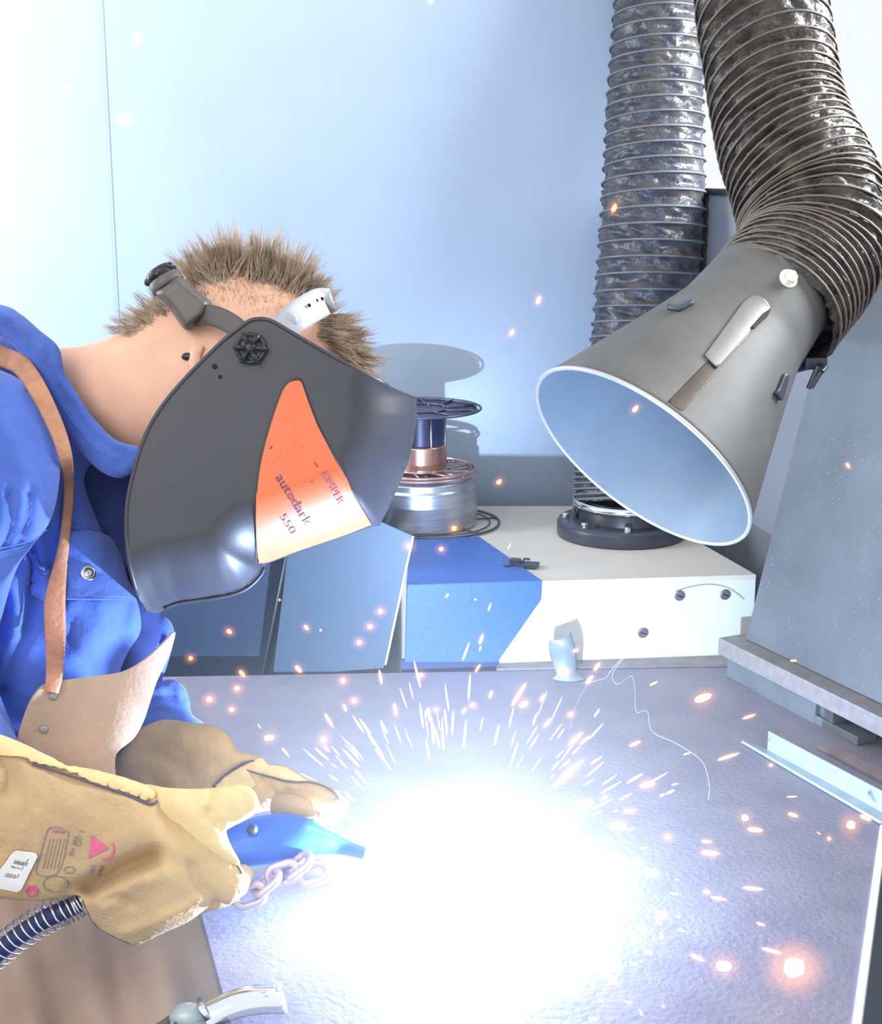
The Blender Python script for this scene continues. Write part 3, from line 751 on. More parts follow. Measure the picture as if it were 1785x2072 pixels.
elbR = at(-170, 1500, 1.47); wrR = at(120, 1690, 1.405); elbL = at(90, 1450, 1.74); wrL = at(400, 1560, 1.60)
for a, b, c in ((Rsh, elbR, wrR), (Lsh, elbL, wrL)):
    bl_(a, b, 0.034, 0.026, body); bl_(b, c, 0.022, 0.012, body)
# hands inside the gloves: palm and five fingers each
for wr, kn, tips in ((wrR, at(290, 1690, 1.412), [at(425, 1770, 1.402), at(415, 1790, 1.404), at(390, 1800, 1.406), at(360, 1810, 1.408), at(470, 1628, 1.398)]),
                     (wrL, at(530, 1600, 1.57), [at(655, 1612, 1.54), at(645, 1616, 1.545), at(630, 1620, 1.55), at(610, 1622, 1.552), at(590, 1615, 1.545)])):
    bl_(wr, kn, 0.012, 0.011, body)
    for tp_ in tips: bl_(kn, tp_, 0.0065, 0.0055, body, 8)
bo = body.build('body', M_skin, pr)
rm = bo.modifiers.new('r', 'REMESH'); rm.mode = 'VOXEL'; rm.voxel_size = 0.0045; rm.use_smooth_shade = True
sm = bo.modifiers.new('sm', 'SMOOTH'); sm.factor = 0.5; sm.iterations = 4
SHead = surf(hb)
# ear
mb = MB(); ep = [SHead.hit(x, y, 0.004)[0] for x, y in ((408, 700), (396, 715), (392, 738), (400, 760), (416, 772), (430, 755))]
mb.tube(smooth_list(ep, 1), [0.004, 0.006, 0.0065, 0.0065, 0.006, 0.004], 8); mb.build('ear', M_skin, pr)
p_, n_ = SHead.hit(379, 722, 0.001); mb = MB(); mb.ball(p_, 0.0055, 12, (1.1, 0.8, 0.75)); mb.ball(p_+Vector((0.004, -0.003, 0.0)), 0.004, 10); mb.build('ear_plug', M_black, pr, label='small black ear plug')

# --- hair
def strand(mb, root, d, L, r0, curl, n=5):
    pts = []; p = root.copy(); dd = d.normalized()
    for i in range(n+1):
        pts.append(p.copy()); dd = (dd+curl*(1.0/n)).normalized(); p = p+dd*(L/n)
    mb.tube(pts, [r0*(1-0.88*(i/n)**1.3) for i in range(n+1)], 3, cap=False)
hair = MB()
poly_t = [(385, 580), (378, 548), (405, 530), (470, 520), (540, 525), (610, 545), (655, 595), (672, 640), (640, 640), (600, 600), (540, 570), (470, 562), (425, 575)]
def inpoly(x, y, P): return bool(inside(np.array([x]), np.array([y]), P)[0])
def root_at(x, y, farside):
    """clamp a pixel to the head and return a root on its near or far side"""
    cx, cy = 520, 740
    for k in range(30):
        r = ray(x, y).normalized()
        if not farside: h = SHead.b.ray_cast(CAM, r)
        else: h = SHead.b.ray_cast(CAM+r*4, -r)
        if h[0] is not None: return h[0]
        x += (cx-x)*0.04; y += (cy-y)*0.04
    return None
def cdir(dx, dy, dz): return (VR*dx - VU*dy + VF*dz)
def clump(x, y, far, dx, dy, dz, L, n, spread, r):
    base = root_at(x, y, far)
    if base is None: return
    d = cdir(dx, dy, dz).normalized(); tip = base + d*L
    bend = cdir(random.gauss(0, .35), random.gauss(0, .25), random.gauss(0, .2))*L*0.35
    for k in range(n):
        rt = root_at(x+random.gauss(0, spread), y+random.gauss(0, spread*.7), far)
        if rt is None: continue
        tp2 = tip + Vector([random.gauss(0, 1) for _ in range(3)])*L*0.07; t1 = random.uniform(.7, 1.08)
        pts = []
        for i in range(6):
            t = i/5*t1; pts.append(rt.lerp(tp2, t) + bend*(t*(1-t)) + bend*0.25*t*t)
        mb_ = hair; mb_.tube(pts, [r*(1-0.9*(i/5)**1.4) for i in range(6)], 3, cap=False)
poly_f = [(640, 640), (668, 628), (700, 660), (735, 715), (742, 750), (715, 745), (680, 715), (650, 690)]
for k in range(330):
    while True:
        x = random.uniform(375, 680); y = random.uniform(515, 640)
        if inpoly(x, y, poly_t): break
    far = random.random() < 0.38
    rx = (x-520)/140.0; low = max(0.0, (y-540)/90.0)
    dx = rx*0.60 + random.gauss(0, .25) + (-0.12 if x < 430 else 0.05); dy = -1.0 + 0.2*abs(rx) + random.gauss(0, .12)
    L = random.uniform(0.026, 0.060)*(1-0.50*low)
    if 400 < x < 610 and y > 560: L *= 0.6
    if x > 620: dx += 0.35; L *= 0.9
    clump(x, y, far, dx, dy, random.gauss(0, .25)+(0.35 if far else -0.35), L, 14, 6, 0.00065)
for k in range(120):
    while True:
        x = random.uniform(640, 745); y = random.uniform(625, 755)
        if inpoly(x, y, poly_f): break
    far = random.random() < 0.4; t = (y-625)/130
    clump(x, y, far, 1.0, -0.10+0.75*t+random.gauss(0, .3), random.gauss(0, .25)+(0.3 if far else -0.4), random.uniform(.018, .040), 12, 5, 0.0006)
for k in range(60):
    x = random.uniform(255, 345); y = 690-(x-210)*0.62+random.uniform(-8, 22); far = random.random() < 0.45; q_ = (345-x)/90
    clump(x, y, far, -0.55-0.5*q_+random.gauss(0, .2), -0.75+0.65*q_+random.gauss(0, .2), random.gauss(0, .25)+(0.2 if far else -0.25), random.uniform(.014, .034), 9, 5, 0.0005)
# short stubble at the temple
cnt = 0
while cnt < 450:
    x = random.uniform(385, 640); y = random.uniform(555, 640)
    if random.random() < (y-555)/90: continue
    rt = root_at(x, y, False)
    if rt is None: continue
    strand(hair, rt, cdir(random.gauss(-.1, .3), -0.8, -0.30), random.uniform(.003, .010), random.uniform(.0003, .0005), cdir(0, -0.2, 0.1), 2); cnt += 1
hair.build('hair', M_hair, pr, label='spiky short brown-blond hair')

# --- coverall
torso_ol = [(-260, 760), (-100, 690), (0, 680), (80, 730), (130, 800), (180, 880), (205, 925), (172, 965), (190, 1031), (221, 1090), (241, 1126), (255, 1173), (277, 1209), (287, 1252), (283, 1284), (262, 1316), (243, 1359), (225, 1450), (200, 1600), (150, 1750), (0, 1800), (-260, 1750)]
fT = [([(62, 1108), (70, 1150), (60, 1240), (30, 1330), (5, 1400)], 14, -0.016), ([(95, 1075), (100, 1140), (105, 1175)], 12, -0.010), ([(265, 1215), (250, 1260), (255, 1300)], 10, -0.006), ([(150, 1330), (200, 1280), (215, 1220)], 26, 0.006),
      ([(20, 1180), (35, 1280), (10, 1380)], 16, 0.010), ([(160, 960), (120, 1090), (125, 1200)], 30, -0.006)]
tb = Blob(torso_ol, 1.60, ratio=0.62, step=11, maxh=0.15, folds=fT, noise_amp=0.005, noise_s=70, seed=2)
sleeve_ol = [(-240, 800), (-120, 745), (-30, 742), (40, 768), (79, 812), (107, 865), (123, 916), (120, 976), (111, 1027), (95, 1067), (66, 1104), (30, 1160), (-10, 1300), (-60, 1480), (-150, 1540), (-260, 1500), (-300, 1250), (-290, 950)]
fS = [([(-60, 1115), (0, 1112), (66, 1096)], 7, -0.004), ([(20, 1000), (25, 1060), (10, 1100)], 10, -0.008), ([(60, 1000), (55, 1050), (40, 1090)], 9, -0.007), ([(0, 860), (40, 930), (60, 1010)], 26, 0.004), ([(-20, 960), (-15, 1040), (-30, 1100)], 12, -0.006)]
sb = Blob(sleeve_ol, 1.50, ratio=0.55, step=10, maxh=0.09, folds=fS, noise_amp=0.003, noise_s=70, seed=5)
cov = MB(); cov.add(tb.v, tb.f); cov.add(sb.v, sb.f)
# far sleeve, lit hard by the arc
far_ol = [(180, 1380), (250, 1340), (300, 1385), (325, 1378), (350, 1375), (374, 1392), (384, 1420), (388, 1445), (410, 1462), (430, 1500), (380, 1560), (250, 1590), (180, 1560)]
fF = [([(300, 1418), (340, 1408), (378, 1422)], 7, -0.008), ([(300, 1442), (350, 1436), (388, 1446)], 7, -0.008)]
fbv = Blob(far_ol, 1.66, ratio=0.7, step=8, maxh=0.07, folds=fF, noise_amp=0.004, noise_s=30, seed=8)
cov.add(fbv.v, fbv.f)
lap = Blob([(240, 1200), (300, 1232), (325, 1242), (345, 1258), (353, 1285), (345, 1325), (330, 1370), (318, 1400), (270, 1420), (230, 1400)], 1.67, ratio=0.7, step=7, maxh=0.05, noise_amp=0.006, noise_s=22, folds=[([(300, 1240), (325, 1290), (315, 1340)], 8, -0.010)], seed=4)
cov.add(lap.v, lap.f)
# trousers down to the floor
for yy in (1.50, 1.70):
    bl_(Vector((-0.66, yy, 1.0)), Vector((-0.64, yy, 0.52)), 0.095, 0.075, cov, 16); bl_(Vector((-0.64, yy, 0.54)), Vector((-0.68, yy, 0.08)), 0.078, 0.065, cov, 16)
bl_(Vector((-0.60, 1.60, 1.22)), Vector((-0.66, 1.60, 0.92)), 0.15, 0.16, cov, 20)
bl_(at(-180, 1380, 1.48), at(-40, 1600, 1.42), 0.075, 0.05, cov, 16)
co = cov.build('coverall', M_cover, pr, label='bright blue cotton coverall')
for yy in (1.50, 1.70):
    bt_ = MB(); bt_.ball((-0.64, yy, 0.045), 0.05, 16, (2.4, 1.0, 0.95)); bt_.build('boot', M_black, pr)
# inside of the coverall in the open neck, shade put into its navy
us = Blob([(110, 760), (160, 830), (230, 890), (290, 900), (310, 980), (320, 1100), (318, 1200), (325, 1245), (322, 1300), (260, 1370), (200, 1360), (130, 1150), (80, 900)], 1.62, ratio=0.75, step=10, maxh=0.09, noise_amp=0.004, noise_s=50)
mk('shaded_inside', us.v, us.f, M_navyc, pr, label='inside of the coverall in the open front, shade in its dark navy colour')
# collar
col_ol = [(-120, 600), (0, 616), (40, 634), (80, 668), (119, 703), (131, 754), (158, 798), (186, 841), (233, 889), (284, 906), (290, 925), (277, 945), (258, 962), (233, 967), (196, 948), (158, 906), (119, 841), (84, 772), (50, 728), (0, 680), (-120, 660)]
cl_ = Blob(col_ol, lambda x, y: 1.545-0.02*(x/280), ratio=0.9, step=7, maxh=0.030, folds=[([(-60, 640), (20, 668), (80, 730), (130, 800), (190, 880), (250, 915)], 9, -0.004), ([(-60, 615), (30, 650), (90, 710)], 10, 0.004)], noise_amp=0.003, noise_s=30, seed=6)
mk('collar', cl_.v, cl_.f, M_cover, co, label='turned-up blue collar')
ST = surf(tb, sb, cl_)
dtubes('stitching', ST, [[(92, 772), (130, 830), (170, 885), (200, 915)]], 0.0007, 0.0005, M_seam, co)
STt = surf(tb, sb)
dtubes('stitching', STt, [[(-40, 1112), (10, 1108), (66, 1092), (95, 1070)], [(-40, 1120), (10, 1116), (66, 1100)]], 0.0011, 0.0005, M_seam, co)
dtubes('stitching', STt, [[(142, 1061), (180, 1062), (215, 1082)], [(142, 1070), (180, 1070), (219, 1089)]], 0.0008, 0.0005, M_seam, co)
pf_ = drape_poly('pocket_flap', STt, [(135, 1080), (180, 1078), (218, 1090), (239, 1128), (252, 1176), (272, 1212), (235, 1211), (190, 1212), (130, 1212), (128, 1150)], M_cover, co, 0.0035, 0.003, 8, label='chest pocket flap')
dtubes('flap_hem', STt, [[(130, 1211), (190, 1212), (272, 1212)]], 0.0014, 0.005, M_seam, co)
dtubes('flap_hem', STt, [[(132, 1203), (190, 1204), (262, 1205)]], 0.0005, 0.0055, M_seam, co)
p_, n_ = STt.hit(174, 1163, 0.005)
mb = MB(); mb.lathe(p_, n_, [(0, 0.0085), (0.002, 0.0088), (0.0036, 0.0078), (0.0042, 0.006), (0.0036, 0.0045), (0.0040, 0.001)], 24); mb.build('snap_button', M_chrome, co, label='round silver snap button')
drape_poly('side_pocket', STt, [(64, 1112), (78, 1130), (105, 1168), (100, 1195), (92, 1220), (78, 1205), (70, 1160)], M_cover, co, 0.006, 0.004, 7)

# --- leather apron
AD = lambda x, y: 1.455 + 0.00016*(x-180)+0.045*((x-150)/180.0)**2*0.6 + 0.012*sin(x/55.0+y/120.0)
def sheet(outline, depth, step=10, curve=True):
    B = resample(cat(outline, 5, True) if curve else outline, step); P2, T = fill(B, step)
    return [at(x, y, depth(x, y)) for x, y in P2], T
bib = [(34, 1500), (44, 1461), (60, 1420), (76, 1396), (95, 1383), (150, 1373), (202, 1367), (250, 1358), (293, 1333), (326, 1303), (354, 1276), (341, 1324), (316, 1379), (303, 1418), (290, 1457), (270, 1493), (240, 1519), (232, 1540), (231, 1600), (200, 1680), (60, 1700), (20, 1600)]
v, f = sheet(bib, AD)
ap = mk('leather_apron', v, f, M_apron, pr, solid=0.0028, label='light brown suede apron')
SA = Surf(v, f)
low = [(-60, 1640), (80, 1650), (230, 1640), (330, 1700), (420, 1780), (440, 1850), (470, 1920), (500, 2000), (520, 2080), (530, 2160), (-60, 2200)]
ALd = lambda x, y: 1.53 + 0.014*sin(x/52.0 + y/200.0) + 0.010*sin(x/23.0 - y/90.0) + 0.00006*abs(x-150) + (0.015*((x-330)/90.0)**2 if x > 330 else 0)
v, f = sheet(low, ALd, 11)
mk('apron_skirt', v, f, M_apron, ap, solid=0.003, label='hanging lower skirt of the apron')
for (x, y) in ((107, 1407), (88, 1475)):
    p_, n_ = SA.hit(x, y, 0.0018); mb = MB(); mb.lathe(p_, n_, [(0, 0.0042), (0.0012, 0.0042), (0.0022, 0.003), (0.0022, 0.0005)], 14); mb.build('rivet', M_steelb, ap)
STC = surf(tb, sb, cl_)
sp_ = cat([(-60, 690, 40), (0, 720, 40), (40, 738, 40), (67, 772, 38), (95, 823, 33), (120, 881, 29), (135, 936, 24), (139, 995, 19), (134, 1060, 18), (126, 1120, 22), (116, 1180, 34), (111, 1225, 42), (112, 1292, 41), (110, 1363, 33), (104, 1400, 26)], 8)
dep = []
for c_ in sp_:
    ds = [(STC.hit(c_[0]+k*c_[2]*0.5, c_[1], 0)[0]-CAM).dot(VF) for k in (-1, -.5, 0, .5, 1)]
    if c_[1] > 1360: ds.append(AD(c_[0], c_[1]))
    dep.append(min(ds)-0.004)
for it in range(3):      # lower envelope, then smooth
    dep = [min(dep[max(0, i-3):i+4]) for i in range(len(dep))] if it == 0 else dep
for it in range(14): dep = [dep[0]]+[(dep[i-1]+2*dep[i]+dep[i+1])/4 for i in range(1, len(dep)-1)]+[dep[-1]]
v = []; f = []; nx = 7
for i, c_ in enumerate(sp_):
    a_ = sp_[max(0, i-1)]; b_ = sp_[min(len(sp_)-1, i+1)]; t = (b_-a_)[:2]; t /= np.linalg.norm(t); nn_ = np.array((-t[1], t[0]))
    for k in range(nx):
        u = k/(nx-1)*2-1; q = c_[:2]+nn_*u*c_[2]/2; v.append(at(q[0], q[1], dep[i]-0.0015*(1-u*u)-0.002*u))
for i in range(len(sp_)-1):
    for k in range(nx-1): f.append((i*nx+k, i*nx+k+1, (i+1)*nx+k+1, (i+1)*nx+k))
strap = mk('apron_strap', v, f, M_strap, ap, solid=0.003, label='orange-brown leather strap')

# --- near glove (right hand) with the torch
g1 = [(-150, 1470), (0, 1489), (14, 1491), (40, 1505), (89, 1529), (133, 1552), (182, 1560), (242, 1574), (290, 1590), (319, 1608), (326, 1628), (363, 1657), (411, 1682), (452, 1711), (482, 1745), (500, 1778), (492, 1806), (464, 1831), (434, 1821), (420, 1836), (383, 1864), (335, 1886), (266, 1915), (222, 1897), (190, 1868), (169, 1840), (158, 1812), (120, 1818), (81, 1824), (0, 1818), (-150, 1800)]
fG = [([(150, 1812), (200, 1785), (255, 1755), (310, 1732)], 17, -0.030), ([(240, 1700), (290, 1680), (330, 1720)], 30, 0.004), ([(200, 1830), (270, 1790), (330, 1770)], 20, 0.006), ([(60, 1541), (150, 1575), (240, 1600), (305, 1624)], 7, -0.004),
      ([(0, 1530), (20, 1560), (18, 1600)], 14, -0.006), ([(210, 1822), (240, 1815), (262, 1830)], 8, -0.006), ([(250, 1890), (330, 1860), (410, 1820)], 12, 0.004), ([(430, 1815), (400, 1790), (385, 1750)], 10, -0.005)]
DG = lambda x, y: 1.392 + 0.00006*(x-250)
gb = Blob(g1, DG, ratio=0.50, step=8, maxh=0.055, folds=fG, noise_amp=0.0022, noise_s=70, seed=12)
th_ = [(285, 1590), (340, 1594), (403, 1596), (450, 1592), (484, 1587), (510, 1596), (523, 1620), (518, 1644), (495, 1660), (464, 1676), (458, 1684), (468, 1712), (486, 1748), (455, 1745), (400, 1715), (350, 1690), (300, 1650)]
fTm = [([(420, 1640), (436, 1660), (452, 1680)], 7, -0.005), ([(420, 1600), (432, 1618), (430, 1640)], 7, -0.003), ([(350, 1630), (400, 1665), (445, 1710)], 20, 0.002)]
tbm = Blob(th_, 1.398, ratio=0.62, step=7, maxh=0.030, folds=fTm, noise_amp=0.002, noise_s=30, seed=13)
gl = MB(); gl.add(gb.v, gb.f)
fgr = [[at(360, 1800, 1.42), at(430, 1800, 1.43), at(470, 1790, 1.445), at(480, 1760, 1.46), at(460, 1735, 1.465)],
       [at(400, 1820, 1.41), at(455, 1812, 1.42), at(486, 1790, 1.435), at(492, 1765, 1.45)],
       [at(330, 1780, 1.44), at(400, 1770, 1.46), at(440, 1750, 1.475), at(450, 1725, 1.475)],
       [at(300, 1750, 1.44), at(360, 1740, 1.47), at(410, 1725, 1.48), at(420, 1705, 1.475)]]
for k, fg in enumerate(fgr): gl.tube(smooth_list([Vector(c) for c in fg], 1), [0.014, 0.0135, 0.0125, 0.011, 0.008][:len(fg)], 10)
glo = gl.build('welding_glove', M_glove, pr, label='mustard split-leather gauntlet on the near hand, stamped')
mk('thumb_panel', tbm.v, tbm.f, M_thumb, glo, label='pale yellow grain-leather thumb')
SG = surf(gb)
cuff = drape_poly('cuff_lining', SG, [(-60, 1488), (0, 1492), (38, 1508), (88, 1532), (133, 1555), (182, 1562), (242, 1577), (288, 1592), (312, 1608), (300, 1620), (240, 1598), (150, 1566), (70, 1540), (20, 1530), (-60, 1520)], M_thumb, glo, 0.0025, 0.003, 7, label='yellow folded cuff edge')
dtubes('piping', SG, [[(66, 1545), (150, 1572), (240, 1602), (300, 1626), (318, 1622)]], 0.0013, 0.004, M_piping, glo)
dtubes('piping', SG, [[(326, 1632), (363, 1660), (411, 1686), (452, 1715), (480, 1750), (490, 1768)]], 0.0009, 0.0015, M_piping, glo)
dtubes('piping', SG, [[(166, 1822), (190, 1868), (222, 1892), (262, 1910)]], 0.0006, 0.001, M_piping, glo)
# printed stamps and the barcode label
lb = drape_poly('barcode_label', SG, [(-6, 1795), (-6, 1766), (28, 1722), (34, 1719), (74, 1724), (78, 1730), (44, 1798), (38, 1803)], M_label, glo, 0.0020, 0.0006, 7, label='white barcode sticker')
mb = MB()
def quad_on(mbx, sf, c, hx, hy, ang, off):
    ca, sa = cos(ang), sin(ang); P = []
    for sx_, sy_ in ((-1, -1), (1, -1), (1, 1), (-1, 1)):
        x = c[0]+sx_*hx*ca-sy_*hy*sa; y = c[1]+sx_*hx*sa+sy_*hy*ca; P.append(sf.hit(x, y, off)[0])
    mbx.add(P, [(0, 1, 2, 3)])
la = radians(-60)
for row, (cx, cy, n_) in enumerate(((42, 1742, 11), (36, 1752, 8), (24, 1768, 9))):
    for k in range(n_):
        quad_on(mb, SG, (cx-12+k*2.6, cy-1+k*0.6), random.choice((0.5, 0.9)), 4.2 if row != 1 else 2.2, radians(28), 0.0026)
for k in range(3): quad_on(mb, SG, (56-k*9, 1740+k*15), 0.9, 5, radians(28), 0.0026)
mb.build('barcode', M_stamp, glo, smooth=False)
mb = MB()
drape_tube(mb, SG, [(95, 1684), (104, 1675), (122, 1675), (135, 1682), (138, 1692), (118, 1764), (75, 1768), (82, 1730)], 0.0005, 0.0005, closed=True, n=4)
for k in range(5):
    x = 98+k*7.2; drape_tube(mb, SG, [(x+4, 1697), (x-2, 1722), (x-10, 1757)], 0.0004, 0.0003, n=4)
for (x, y, r) in ((113, 1788, 22), (141, 1760, 9)):
    drape_tube(mb, SG, [(x+r*1.15*cos(a), y+r*0.72*sin(a)) for a in np.linspace(0, 2*pi, 12)[:-1]], 0.0006, 0.0004, closed=True, n=4)
mb.build('stamp_outline', M_stamp, glo)
def dtxt(s, st, ang, ln, ht, m): drape_text('stamp_text', SG, s, st, (cos(ang), sin(ang)), (sin(ang), -cos(ang)), ln, ht, m, glo, 0.0008)
dtxt('EN 388', (148, 1732), radians(-75), 40, 9, M_stamp); dtxt('CAT 2', (162, 1712), radians(-75), 32, 9, M_stamp); dtxt('XXL', (188, 1770), radians(-75), 22, 8, M_stamp); dtxt('MIG', (205, 1772), radians(-75), 22, 8, M_stamp)
drape_poly('pink_triangle', SG, [(186, 1689), (221, 1717), (180, 1737)], M_pink, glo, 0.0005, 0.0005, 6)
dtubes('pink_print', SG, [[(208, 1740), (222, 1736), (230, 1722), (228, 1705)], [(58, 1803), (64, 1799), (70, 1803)], [(106, 1682), (118, 1682), (130, 1684)]], 0.0010, 0.0005, M_pink, glo, 4)
dtubes('pink_print', SG, [[(64+11*cos(a), 1801+9*sin(a)) for a in np.linspace(0, 2*pi, 10)[:-1]]], 0.0014, 0.0005, M_pink, glo, 4, True)

# --- far glove (left hand)
g3 = [(205, 1560), (240, 1525), (262, 1500), (282, 1476), (315, 1460), (343, 1456), (387, 1462), (436, 1469), (464, 1489), (482, 1518), (524, 1530), (545, 1546), (577, 1550), (617, 1572), (654, 1584), (684, 1600), (693, 1618), (684, 1638), (662, 1649), (605, 1647), (557, 1640), (520, 1645), (450, 1660), (330, 1640), (230, 1610)]
fG3 = [([(432, 1594), (462, 1566), (504, 1542)], 7, -0.008), ([(500, 1560), (580, 1581), (640, 1588)], 5, -0.004), ([(535, 1570), (550, 1600), (570, 1635)], 9, -0.006), ([(575, 1590), (590, 1615), (610, 1640)], 8, -0.005), ([(330, 1490), (400, 1500), (450, 1520)], 25, 0.005), ([(280, 1520), (330, 1530), (380, 1560)], 20, -0.005)]
DG3 = lambda x, y: 1.60 - 0.00020*(x-350)
g3b = Blob(g3, DG3, ratio=0.60, step=7, maxh=0.045, folds=fG3, noise_amp=0.003, noise_s=45, seed=15)
gl3 = MB(); gl3.add(g3b.v, g3b.f)
for k in range(4):
    y0_ = 1612+k*9; gl3.tube(smooth_list([at(590, y0_, 1.545+0.012*k), at(640, y0_+4, 1.54+0.012*k), at(680, y0_+10, 1.535+0.012*k), at(700-6*k, y0_+22, 1.53+0.012*k)], 1), [0.012, 0.0115, 0.0105, 0.008], 10)
gl3.tube([at(560, 1625, 1.53), at(620, 1640, 1.515), at(650, 1655, 1.505)], [0.013, 0.012, 0.008], 10)
glo3 = gl3.build('welding_glove', M_glove, pr, label='tan gauntlet on the far hand, brightly rim-lit beside the arc')
SG3 = surf(g3b)
dtubes('piping', SG3, [[(432, 1592), (458, 1566), (490, 1546), (515, 1540)]], 0.0015, 0.0015, M_piping, glo3)
dtubes('piping', SG3, [[(500, 1558), (540, 1570), (581, 1581), (629, 1583), (665, 1596), (688, 1616)]], 0.0012, 0.0015, M_piping, glo3)
drape_poly('hand_back', SG3, [(436, 1592), (462, 1568), (505, 1545), (528, 1534), (545, 1550), (577, 1553), (612, 1574), (625, 1582), (580, 1577), (540, 1566), (500, 1556), (520, 1590), (500, 1600), (450, 1600)], M_thumb, glo3, 0.001, 0.0015, 7, label='yellow grain-leather hand panel')

# ================================================================== WELDING TORCH
tr = thing('welding_torch', 'blue welding torch held in the near glove, cable with steel spring behind', 'welding torch', at(500, 1720, 1.45))
c = [(430, 1745, 42, 1.475), (490, 1712, 47, 1.48), (550, 1698, 50, 1.485), (600, 1694, 44, 1.49), (645, 1700, 30, 1.495), (690, 1712, 17, 1.50), (740, 1728, 12, 1.50)]
cs = cat(c, 8); mb = MB(); mb.tube([at(q[0], q[1], q[3]) for q in cs], [q[2]*q[3]/F for q in cs], 24); mb.build('handle', M_torch, tr, label='bright blue plastic handle')
c = [(735, 1727, 9, 1.50), (790, 1742, 9, 1.505), (840, 1760, 10, 1.51), (880, 1776, 11, 1.515)]
cs = cat(c, 6); mb = MB(); mb.tube([at(q[0], q[1], q[3]) for q in cs], [q[2]*q[3]/F for q in cs], 14); mb.build('swan_neck', M_copper, tr)
mb = MB(); mb.ball(at(511, 1678, 1.452), 0.0045, 14); mb.lathe(at(511, 1678, 1.458), -VF, [(0, 0.0055), (0.004, 0.0055), (0.004, 0.001)], 16); mb.build('trigger_button', M_navy, tr)
cc_ = [(180, 1815, 1.412), (155, 1830, 1.410), (120, 1846, 1.405), (87, 1862, 1.41), (46, 1888, 1.415), (11, 1915, 1.42), (-40, 1960, 1.43), (-110, 2030, 1.44)]
cs = cat(cc_, 12); cpath = [at(*q) for q in cs]
mb = MB(); mb.tube(cpath, 19*1.41/F, 16); mb.build('cable', M_cable, tr, label='dark blue-black cable')
# steel spring around the cable
P_, R_, Q_ = fine(cpath, [0.0145]*len(cpath), [0.0085]*len(cpath), 0.002)
pts = []; ph = 0; u = None
for i in range(len(P_)-1):
    T = (P_[i+1]-P_[i]).normalized(); u = T.orthogonal().normalized() if u is None else (u-T*u.dot(T)).normalized(); w_ = T.cross(u)
    s_ = i/(len(P_)-1); pitch_ = 0.0042 if s_ < 0.17 else 0.0088
    for k in range(4):
        a = 2*pi*ph; pts.append(P_[i].lerp(P_[i+1], k/4)+(u*cos(a)+w_*sin(a))*0.0145); ph += 0.002/pitch_/4
mb = MB(); mb.tube(pts, 0.0011, 6); mb.build('spring', M_chrome, tr, label='open coiled steel spring')
# filler rod above
mb = MB(); mb.tube([at(610, 1657, 1.50), at(700, 1650, 1.50), at(800, 1700, 1.50)], 0.0016, 8)
tag(mb.build('filler_rod', M_bright), 'thin bright rod between the far glove and the blue torch', 'rod')

# ================================================================== HELMET
hl = thing('welding_helmet', 'black welding helmet with orange side panel worn by the bending person', 'welding helmet', at(520, 1000, HD))
front = [(842, 804), (843, 842), (836, 893), (824, 940), (804, 987), (785, 1030), (766, 1066), (758, 1063), (648, 1101), (537, 1141), (535, 1155), (525, 1168), (499, 1193), (462, 1207), (406, 1217), (362, 1223), (332, 1234), (316, 1243)]
backp = [(296, 1236), (281, 1214), (266, 1166), (256, 1111), (254, 1055), (256, 1015), (264, 971), (284, 900), (309, 846), (345, 795), (396, 740), (450, 687), (480, 664), (500, 650), (517, 644), (545, 645), (578, 664), (650, 706), (729, 750), (803, 787)]
HW = 0.118
hB = Blob(front+backp, 1.585, step=7, half=HW, edge=140, closedpart=front, curve=False)
me_h = mk('shell', hB.v, hB.f, M_helm, hl, solid=0.0028, label='black plastic shell')
SHm = surf(hB)
panel = [(606, 770), (594, 771), (582, 777), (574, 788), (561, 817), (549, 853), (535, 902), (525, 949), (520, 993), (517, 1044), (517, 1090), (518, 1140), (602, 1108), (700, 1075), (750, 1055), (731, 1024), (709, 987), (683, 939), (662, 898), (642, 860), (622, 807), (612, 776)]
pn_ = drape_poly('side_panel', SHm, panel, M_orange, hl, 0.0034, 0.0008, 5, label='scratched orange side panel')
mb = MB(); drape_tube(mb, SHm, [(518, 1142), (517, 1044), (520, 993), (525, 949), (535, 902), (549, 853), (561, 817), (574, 786), (592, 768), (608, 767)], 0.0013, 0.0028); drape_tube(mb, SHm, [(608, 767), (642, 858), (683, 937), (731, 1022), (755, 1056)], 0.0011, 0.0028)
mb.build('panel_rim', M_helm, hl)
mb = MB(); RT = []
rp = [tuple(q) for q in cat(backp[:], 3)]
mb.tube(smooth_list([SHm.hit(x+(2 if x < 500 else 0), y+2, 0.001)[0] for x, y in rp if x < 795][4:], 2), 0.0022, 8); mb.build('rim_bead', M_helm, hl)
SP = Surf([ORI[hl.name]+v_.co for v_ in pn_.data.vertices], [tuple(p_.vertices) for p_ in pn_.data.polygons])
tdir = (0.525, 0.851); udir = (0.851, -0.525)
drape_text('lettering', SP, 'autodark', (557, 966), tdir, udir, 117, 19, M_ink, hl, 0.0011, label='dark word autodark')
drape_text('lettering', SP, '550', (566, 1046), (0.54, 0.84), (0.84, -0.54), 42, 15, M_ink, hl, 0.0011, label='dark number 550')
drape_text('lettering', SP, 'KEMPER', (648, 958), (0.51, 0.86), (0.86, -0.51), 74, 15, M_inkf, hl, 0.0011, label='worn faded maker name')
mb = MB()
for (x, y, a, L_) in ((551, 1068, 0.2, 16), (655, 1022, 0.3, 13), (548, 905, 0.9, 8), (700, 1000, 1.0, 9), (640, 940, 2.2, 12), (630, 975, 0.6, 8)):
    dtubes('scratch', SHm, [[(x-L_/2*cos(a), y+L_/2*sin(a)), (x, y+1), (x+L_/2*cos(a), y-L_/2*sin(a))]], 0.0006, 0.0042, M_ink, hl, 4)
